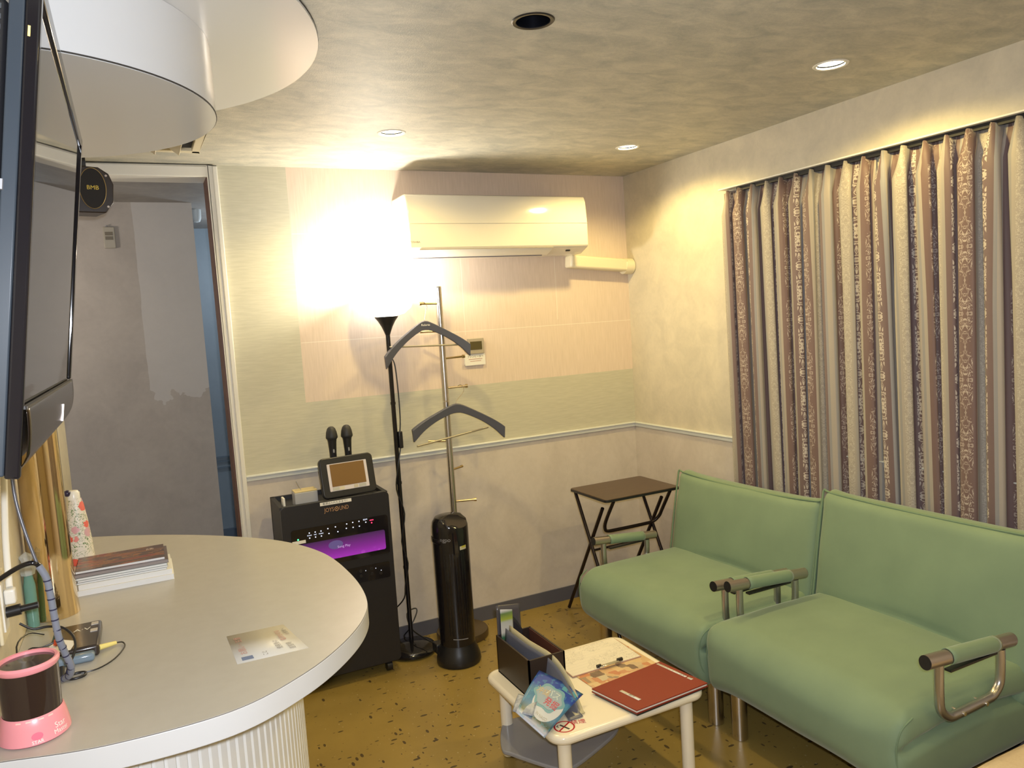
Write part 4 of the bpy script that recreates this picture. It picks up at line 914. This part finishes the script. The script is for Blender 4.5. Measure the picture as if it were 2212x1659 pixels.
    for sy_, y, z0, z1, xf, xb in arms:
        top = Vector((xf, y, z0)); end = Vector((xb, y, z1)); d = (end - top).normalized(); L = (end - top).length
        a = MB().cyl(top, end, 0.0195, seg=28).build('arm_tube', m_silver, o, local=True)
        MB().cyl(top - d * 0.001, top + d * 0.004, 0.0192, seg=24).build('end_cap', m_black, a, local=True); MB().cyl(end - d * 0.004, end + d * 0.001, 0.0192, seg=24).build('end_cap', m_black, a, local=True)
        b = MB(); n_ = 28; vs = []
        for k in range(13):
            f = 0.24 + 0.56 * k / 12
            for i in range(n_ + 1):
                an = R(-60 + 300 * i / n_) - PI / 6 * 0 ; rr = 0.0225 + 0.0006 * noise.noise(Vector((k * 0.7, i * 0.5, seed)))
                c_ = top + d * (L * f); vs.append((c_.x + rr * 0, c_.y + rr * math.cos(an), c_.z + rr * math.sin(an)))
        b.add(vs, [(k * (n_ + 1) + i, k * (n_ + 1) + i + 1, (k + 1) * (n_ + 1) + i + 1, (k + 1) * (n_ + 1) + i) for k in range(12) for i in range(n_)])
        b.build('padded_sleeve', m_green, a, local=True, solid=0.0015, off=-1)
        b = MB(); c0 = top + d * (L * 0.245); c1 = top + d * (L * 0.79); b.box(c0.x, c1.x, y - 0.010, y + 0.010, min(c0.z, c1.z) - 0.026, min(c0.z, c1.z) - 0.020); b.build('sleeve_strap', m_black, a, local=True)
        bz = 0.395 if y < -0.415 else 0.372; xa = top.x + 0.055; xc = end.x - 0.050
        pt = [(xa, y, top.z - 0.015), (xa, y, bz + 0.07), (xa + 0.006, y, bz + 0.03), (xa + 0.035, y, bz + 0.004), (xa + 0.07, y, bz)]
        pt2 = [(xc - 0.07, y, bz + 0.005), (xc - 0.035, y, bz + 0.010), (xc - 0.006, y, bz + 0.036), (xc, y, bz + 0.08), (xc, y, end.z - 0.015)]
        b = MB().tube(pt + pt2, 0.0130, 14)
        vv = []
        for q in b.v: vv.append(q)
        b.build('arm_support', m_steel, o, local=True)
        for xx in (xa + 0.085, xc - 0.085): MB().cyl((xx, y - sy_ * 0.04, bz + 0.003), (xx, y + sy_ * 0.017, bz + 0.003), 0.0055, seg=12).build('bolt', m_chromeb, o, local=True)
    return o
X0 = 1.715
c1 = make_chair('armchair', 'sage green folding armchair farther from camera, beside the dark side table', (X0, 2.545, 0), 1,
           [(1, 0.427, 0.536, 0.501, 0.112, 0.468), (-1, -0.392, 0.562, 0.532, 0.086, 0.458)])
c1.rotation_euler = (0, 0, R(2.0)); c1.scale = (1, 1, 0.97)
c2 = make_chair('armchair', 'sage green folding armchair nearest the camera, in front of the curtain', (X0 + 0.012, 1.722, 0), 2,
           [(1, 0.394, 0.540, 0.514, 0.106, 0.486), (-1, -0.430, 0.570, 0.543, 0.078, 0.452)])
c2.scale = (1, 0.963, 1.03)

# ------------------------------------------------------------------ folding side table
o = thing('folding_table', 'dark brown folding side table with crossed tube legs in the corner', 'side table', (2.13, 3.18, 0))
fz = 0.69
b = MB().prism(rrect(2.135, 3.182, 0.218, 0.168, 0.018), fz - 0.016, fz); b.build('tabletop', m_wood, o, bevel=0.003)
b = MB().prism(rrect(2.135, 3.182, 0.2195, 0.1695, 0.019), fz - 0.0145, fz - 0.003); b.build('edge_strip', m_black, o)
# two U-frames crossing
def uframe(xt, xb, y0, y1, zlow):
    b = MB(); return b
for x in (1.940, 2.330):
    MB().tube([(x, 3.335, fz - 0.018), (x, 2.985, 0.008)], 0.0085, 10, 1).build('leg', m_tube, o)
for x in (1.958, 2.312):
    MB().tube([(x, 3.112, 0.625), (x, 3.50, 0.008)], 0.0090, 10, 1).build('leg', m_tube, o)
b = MB().tube([(1.968, 3.028, fz - 0.018), (1.968, 3.105, 0.56), (1.975, 3.125, 0.515), (1.998, 3.135, 0.500), (2.05, 3.138, 0.497), (2.215, 3.138, 0.497), (2.27, 3.135, 0.502), (2.298, 3.120, 0.530), (2.302, 3.10, 0.565), (2.302, 3.028, fz - 0.018)], 0.0085, 10, 5)
b.build('support_loop', m_tube, o)
MB().tube([(1.940, 3.19, 0.40), (2.330, 3.19, 0.40)], 0.006, 8, 1).build('crossbar', m_tube, o)
# ------------------------------------------------------------------ low coffee table
tz = 0.302
o = thing('coffee_table', 'low ivory coffee table with rounded corners and a smoky under-shelf', 'coffee table', (1.31, 2.21, 0))
tcx, tcy = 1.308, 2.212
MB().prism(rrect(tcx, tcy + 0.004, 0.292, 0.270, 0.055, 8), tz - 0.030, tz).build('tabletop', m_ivory, o, bevel=0.012)
for x, y in ((1.072, 2.425), (1.072, 2.000), (1.545, 2.000), (1.545, 2.425)):
    MB().cyl((x, y, 0.003), (x, y, tz - 0.029), 0.0215, seg=24).build('leg', m_ivory, o, bevel=0.003)
sp = catmull([(1.020, 2.30), (1.045, 2.18), (1.085, 2.12), (1.165, 2.07), (1.34, 2.10), (1.53, 2.04), (1.555, 2.10), (1.50, 2.36), (1.45, 2.42), (1.10, 2.42), (1.04, 2.38)], 6, True)
sp = catmull([(0.985, 2.29), (1.0, 2.24), (1.06, 2.13), (1.10, 2.075), (1.15, 2.07), (1.30, 2.13), (1.375, 2.17), (1.40, 2.21), (1.36, 2.28), (1.20, 2.40), (1.12, 2.44), (1.05, 2.42)], 6, True)
MB().prism(sp, 0.108, 0.122).build('under_shelf', m_acryl, o, bevel=0.004)
# printed no-smoking mark on the tabletop
b = MB().tube([(1.078 + 0.031 * math.cos(k * PI / 16), 2.004 + 0.031 * math.sin(k * PI / 16), tz + 0.0003) for k in range(32)], 0.0026, 6, 1, closed=True)
b.obox((1.078, 2.004, tz + 0.0005), Vector((0.87, 0.5, 0)), Vector((-0.5, 0.87, 0)), Vector((0, 0, 1)), 0.029, 0.0024, 0.0012)
b.v = [(x, y, tz + 0.0002 + max(0, (z - tz)) * 0.3) for x, y, z in b.v]
b.build('no_smoking_ring', mat('sign_red', (0.45, 0.01, 0.02), 0.3), o)
b = MB().obox((1.078, 2.002, tz + 0.0004), Vector((0.35, -0.94, 0)), Vector((0.94, 0.35, 0)), Vector((0, 0, 1)), 0.019, 0.0030, 0.0004)
b.tube([(1.062, 2.010, tz + .0005), (1.058, 2.016, tz + .0005), (1.066, 2.020, tz + .0005)], 0.0012, 5); b.build('cigarette_mark', m_ink, o)
text_mesh('禁煙', 0.026, lambda x, y: (1.128 + x * 0.9 + 0.3 * y, 2.004 + y - 0.3 * x, tz + 0.0008)).build('no_smoking_text', mat('sign_red_text', (0.5, 0.03, 0.05), 0.3), o)

# menu sheet, clipboard, folders
T = Vector
def sheet(c0, c1, c2, c3):   # bilinear from four corners (x,y)
    def f(u, v, z=0.0):
        x = (c0[0] * (1 - u) + c1[0] * u) * (1 - v) + (c3[0] * (1 - u) + c2[0] * u) * v
        y = (c0[1] * (1 - u) + c1[1] * u) * (1 - v) + (c3[1] * (1 - u) + c2[1] * u) * v
        return (x, y, z)
    return f
def slab(f, z0, z1):
    P = [f(0, 0), f(1, 0), f(1, 1), f(0, 1)]
    return MB().prism([(p[0], p[1]) for p in P], z0, z1)
m_menu = mat('menu_print', rough=0.3); t = NT(m_menu)
v = t.n('ShaderNodeTexVoronoi', {'Vector': t.obj(), 'Scale': 30}, distance='CHEBYCHEV'); rc = t.sep(v.outputs['Color'])[0]
t.base(t.ramp(rc, [(0.0, (0.62, 0.40, 0.20)), (0.35, (0.70, 0.52, 0.28)), (0.55, (0.55, 0.20, 0.09)), (0.7, (0.66, 0.50, 0.30)), (0.88, (0.20, 0.13, 0.09)), (1.0, (0.7, 0.6, 0.4))]))
f = sheet((1.262, 2.155), (1.600, 2.150), (1.590, 2.420), (1.262, 2.425))
f = sheet((1.285, 2.12), (1.572, 2.14), (1.566, 2.45), (1.27, 2.43))
o = thing('menu_sheet', 'printed orange and cream menu sheet under the clipboard', 'menu', (1.42, 2.28, tz))
slab(f, tz + 0.0004, tz + 0.0022).build('sheet', m_menu, o)
f = sheet((1.262, 2.262), (1.555, 2.262), (1.562, 2.455), (1.268, 2.455))
o = thing('clipboard', 'clipboard with filled-in white form, clip facing the red folder', 'clipboard', (1.41, 2.36, tz))
slab(f, tz + 0.0024, tz + 0.0055).build('board', mat('pinkish_board', (0.45, 0.27, 0.20), 0.4), o)
f2 = sheet((1.264, 2.265), (1.552, 2.265), (1.559, 2.452), (1.270, 2.452)); zt = tz + 0.0064
m_form = mat('filled_form', rough=0.5); t = NT(m_form); oo = t.obj(); s = t.sep(oo)
scr = t.math('LESS_THAN', t.math('ABSOLUTE', t.math('SUBTRACT', t.noise(95, oo, 2, 0.6, 1.2), 0.5)), 0.018)
ln = t.math('LESS_THAN', t.math('MODULO', t.math('ADD', s[1], 5.0), 0.02), 0.0011)
zone = t.math('MULTIPLY', t.math('GREATER_THAN', t.noise(12, oo, 2), 0.47), 0.55)
t.base(t.mix(t.math('ADD', t.math('MULTIPLY', scr, zone), t.math('MULTIPLY', ln, 0.25), clamp=True), (0.80, 0.74, 0.62), (0.25, 0.24, 0.22)))
slab(f2, tz + 0.0055, zt).build('form', m_form, o)
b = MB().box(1.375, 1.465, 2.258, 2.274, zt, zt + 0.006); b.box(1.385, 1.455, 2.252, 2.262, zt + 0.002, zt + 0.010); b.build('clip', m_chromeb, o, bevel=0.002)
MB().cyl((1.368, 2.270, zt + 0.006), (1.384, 2.270, zt + 0.006), 0.006, seg=12).build('clip_grip', m_black, o); MB().cyl((1.456, 2.270, zt + 0.007), (1.476, 2.270, zt + 0.007), 0.0065, seg=12).build('clip_grip', m_black, o)
o = thing('black_folder', 'thin black folder lying beneath the red folder', 'folder', (1.43, 2.03, tz))
f = sheet((1.300, 1.930), (1.590, 1.952), (1.572, 2.135), (1.262, 2.115)); slab(f, tz + 0.0024, tz + 0.0064).build('cover', mat('black_green_cover', (0.02, 0.03, 0.028), 0.3), o)
o = thing('red_folder', 'oxblood red menu folder with two white label strips on the coffee table', 'folder', (1.43, 2.04, tz + 0.007))
f = sheet((1.300, 1.932), (1.600, 1.950), (1.567, 2.165), (1.258, 2.130)); z1 = tz + 0.0205
slab(f, tz + 0.0066, tz + 0.0105).build('back_cover', m_red, o); slab(sheet((1.302, 1.935), (1.598, 1.953), (1.566, 2.162), (1.260, 2.128)), tz + 0.0105, tz + 0.0165).build('pages', m_paper, o)
slab(f, tz + 0.0165, z1).build('front_cover', m_red, o, bevel=0.0015)
def strip(u0, u1, v0, v1, nm, txt, size, par):
    a = MB(); a.poly([f(u0, v0, z1 + 0.0005), f(u1, v0, z1 + 0.0005), f(u1, v1, z1 + 0.0005), f(u0, v1, z1 + 0.0005)]); ob = a.build(nm, m_paper, par, solid=0.0004)
    uc = (u0 + u1) / 2; vc = (v0 + v1) / 2
    text_mesh(txt, size, lambda x, y: f(uc + y / 0.30, vc - x / 0.2, z1 + 0.0011)).build('label_text', mat('grey_ink', (0.18, 0.16, 0.15), 0.5), ob)
strip(0.165, 0.205, 0.22, 0.64, 'label_strip', 'ご案内', 0.013, o)
strip(0.915, 0.948, 0.34, 0.965, 'label_strip', 'フードメニューご注文', 0.0115, o)
strip(0.915, 0.950, 0.22, 0.31, 'label_square', '印', 0.011, o)

# storage box with its leaflets
bx0, bx1, by0, by1, bh = 1.066, 1.205, 2.205, 2.458, 0.136
o = thing('storage_box', 'dark brown open box on the coffee table holding leaflets', 'box', (1.135, 2.33, tz))
z0 = tz + 0.0006; z1_ = tz + bh; m_box = mat('dark_brown_leatherette', (0.028, 0.018, 0.015), 0.4)
b = MB(); b.box(bx0, bx1, by0, by1, z0, z0 + 0.005)
for a in ((bx0, bx0 + 0.006, by0, by1), (bx1 - 0.006, bx1, by0, by1), (bx0, bx1, by0, by0 + 0.006), (bx0, bx1, by1 - 0.006, by1)): b.box(*a, z0, z1_)
b.build('walls', m_box, o)
b = MB().box(bx1 - 0.009, bx1 - 0.007, by0 + 0.007, by1 - 0.007, z0 + 0.005, z1_ - 0.002)
b.build('lining', mat('reddish_lining', (0.10, 0.035, 0.025), 0.5), o)
zi = z0 + 0.006
def leaf(name, label, cat, fn, mm, nu=10, nv=10, th=0.0008, grp='leaflets in the box on the coffee table'):
    b = MB(); b.grid(fn, nu, nv); vs = b.v
    c = min(vs, key=lambda p: p[2])
    o = thing(name, label, cat, c, grp); b.build('sheet', mm, o, solid=th, angle=60); return o
m_green_fl = mat('green_flyer', rough=0.3); t = NT(m_green_fl); s = t.sep(t.obj())
t.base(t.ramp(t.math('MULTIPLY', t.math('ADD', s[2], 0.0), 4.3), [(0.0, (0.35, 0.30, 0.25)), (0.52, (0.04, 0.16, 0.07)), (0.60, (0.60, 0.58, 0.55)), (0.76, (0.45, 0.47, 0.44)), (0.80, (0.35, 0.42, 0.06)), (0.9, (0.12, 0.20, 0.07)), (0.95, (0.50, 0.50, 0.55))]))
leaf('leaflet', 'upright green and white leaflet at the far end of the box', 'leaflet', lambda u, v: (1.080 + 0.048 * u, 2.444 - 0.006 * v, zi + 0.228 * v - 0.01 * u * v), m_green_fl)
m_mag = mat('dark_magazine', (0.03, 0.028, 0.035), 0.25)
leaf('booklet', 'upright dark booklet behind the green leaflet in the box', 'booklet', lambda u, v: (1.10 + 0.068 * u, 2.450 - 0.004 * v, zi + (0.205 - 0.075 * u ** 2) * v), m_mag, th=0.004)
leaf('booklet', 'tallest grey booklet at the back of the box', 'booklet', lambda u, v: (1.072 + 0.095 * u, 2.4555, zi + (0.238 - 0.012 * u) * v * 1.0), mat('grey_booklet', (0.075, 0.07, 0.08), 0.2), th=0.002)
# long magazines lying lengthways and drooping over the near end
def droop(x0, lift, L, tipdrop, wid, inner):
    # u along length from far end to near end, v from lower edge to upper rim
    def fn(u, v):
        y = 2.435 - L * u
        zr = tz + 0.165 + lift - 0.055 * u - tipdrop * max(0, u - 0.50) ** 1.8
        x = x0 + 0.055 * u + 0.055 * max(0, u - 0.3) - 0.14 * max(0, u - 0.62) ** 1.5
        zl = max(tz + 0.004, zr - wid * (1 - v) * 1.0)
        return (x - (1 - v) * (0.012 + inner * max(0, u - 0.5)), y, zr - (zr - zl) if v == 0 else zr - wid * (1 - v) if zr - wid * (1 - v) > tz + 0.004 else tz + 0.004)
    return fn
leaf('magazine_leaf', 'cream magazine standing lengthways in the box and drooping over its near end', 'magazine', droop(1.112, 0.004, 0.40, 0.44, 0.10, 0.05), mat('cream_pages', (0.50, 0.44, 0.27), 0.4), 24, 6, 0.003)
leaf('magazine_leaf', 'grey magazine bowed outward beside the cream one in the box', 'magazine', droop(1.096, -0.003, 0.415, 0.42, 0.085, 0.08), mat('slate_pages', (0.12, 0.125, 0.16), 0.3), 24, 6, 0.002)
# blue aquarium-style leaflet hanging over the table edge
c00, c10, c01, c11 = T((1.097, 2.190, 0.405)), T((1.202, 2.090, 0.335)), T((0.935, 2.045, 0.372)), T((0.990, 1.970, 0.309))
def blue(u, v, off=0.0):
    p = (c00 * (1 - u) + c10 * u) * (1 - v) + (c01 * (1 - u) + c11 * u) * v
    n = T((-0.35, -0.55, 0.75)).normalized(); bow = 0.012 * math.sin(PI * min(1, v)) + 0.010 * math.sin(PI * u) * (1 - v)
    p = p + n * (bow + off)
    return (p.x, p.y, p.z)
m_blue = mat('blue_leaflet_print', rough=0.3); t = NT(m_blue); uvv = t.uv(); s = t.sep(uvv)
cc = t.ramp(s[1], [(0.0, (0.03, 0.06, 0.30)), (0.28, (0.025, 0.07, 0.36)), (0.42, (0.06, 0.20, 0.34)), (0.70, (0.10, 0.22, 0.36)), (0.86, (0.05, 0.08, 0.06)), (0.93, (0.42, 0.45, 0.55))])
cc = t.mix(t.math('MULTIPLY', t.math('GREATER_THAN', t.noise(9, uvv, 3), 0.55), 0.35), cc, (0.10, 0.35, 0.50)); t.base(cc)
b = MB(); b.grid(blue, 16, 16); uvl = [(i / 16, j / 16) for j in range(17) for i in range(17)]
o = thing('blue_leaflet', 'blue picture leaflet with bubble lettering hanging over the near table corner', 'leaflet', (1.05, 2.0, tz))
b.build('sheet', m_blue, o, uvf=uvl, solid=0.0008, angle=60)
def blob(cu, cv, ru, rv, off, nm, mm, lob=0, amp=0.0):
    N_ = 40; ctr = blue(cu, cv, off); ring = []
    for rr in (0.5, 1.0): ring += [blue(cu + ru * rr * (1 + amp * math.cos(lob * k * 2 * PI / N_)) * math.cos(2 * PI * k / N_), cv + rv * rr * (1 + amp * math.cos(lob * k * 2 * PI / N_)) * math.sin(2 * PI * k / N_), off) for k in range(N_)]
    b = MB().add([ctr] + ring, [(0, 1 + k, 1 + (k + 1) % N_) for k in range(N_)] + [(1 + k, 1 + N_ + k, 1 + N_ + (k + 1) % N_, 1 + (k + 1) % N_) for k in range(N_)])
    b.build(nm, mm, o)
blob(0.58, 0.55, 0.36, 0.30, 0.0010, 'white_disc', mat('pale_print_disc', (0.55, 0.58, 0.62), 0.35))
blob(0.52, 0.42, 0.36, 0.25, 0.0014, 'bubble_shape', mat('aqua_print', (0.18, 0.36, 0.42), 0.35), 6, 0.10)
blob(0.52, 0.42, 0.30, 0.20, 0.0018, 'bubble_centre', mat('grey_aqua_print', (0.32, 0.40, 0.46), 0.35), 6, 0.08)
text_mesh('沖縄', 0.16, lambda x, y: blue(0.34 + x, 0.38 - y, .0023)).build('lettering', mat('gold_print', (0.60, 0.45, 0.22), 0.4), o)
text_mesh('バス', 0.16, lambda x, y: blue(0.56 + x, 0.33 - y, .0023)).build('lettering', mat('green_print', (0.65, 0.72, 0.66), 0.4), o)
text_mesh('発掘', 0.17, lambda x, y: blue(0.64 + x, 0.50 - y, .0023)).build('lettering', mat('red_print', (0.62, 0.04, 0.06), 0.4), o)
text_mesh('IN NAGO', 0.075, lambda x, y: blue(0.62 + x, 0.78 - 0.5 * x * x - y, .0016)).build('lettering', mat('grey_gold_print', (0.42, 0.38, 0.28), 0.4), o)
o2 = o
b = MB(); b.poly([blue(0.62, 0.06, .0012), blue(0.95, 0.06, .0012), blue(0.95, 0.15, .0012), blue(0.62, 0.15, .0012)]); b.build('aqua_patch', mat('aqua_patch', (0.10, 0.32, 0.40), 0.35), o)
leaf('leaflet', 'grey photo leaflet hanging off the table edge left of the blue one', 'leaflet', lambda u, v: (0.982 + 0.050 * u - 0.052 * v, 2.118 - 0.040 * u - 0.060 * v, 0.387 - 0.012 * u - 0.016 * v + 0.004 * math.sin(PI * v)), wallpaper('photo_print', (0.42, 0.45, 0.50), (0.16, 0.18, 0.24), 45, 0.3, 0.0))

# ------------------------------------------------------------------ beige stool cushion at the near right corner
o = thing('floor_cushion', 'beige mottled block cushion at the bottom right corner of the view', 'cushion', (2.06, 0.89, 0))
b = cubegrid(16, 16, 8); vs = []
for p in b.v:
    q = rounded(p, (0.37, 0.27, 0.205), (0.07, 0.07, 0.03)); vs.append((2.06 + q[0], 0.885 + q[1], 0.207 + q[2] + 0.012 * (1 - p[0] ** 2) * (1 - p[1] ** 2) * (1 if q[2] > 0 else 0)))
b.v = vs; b.build('cover', m_beige, o, angle=80)
bpy.context.view_layer.update()
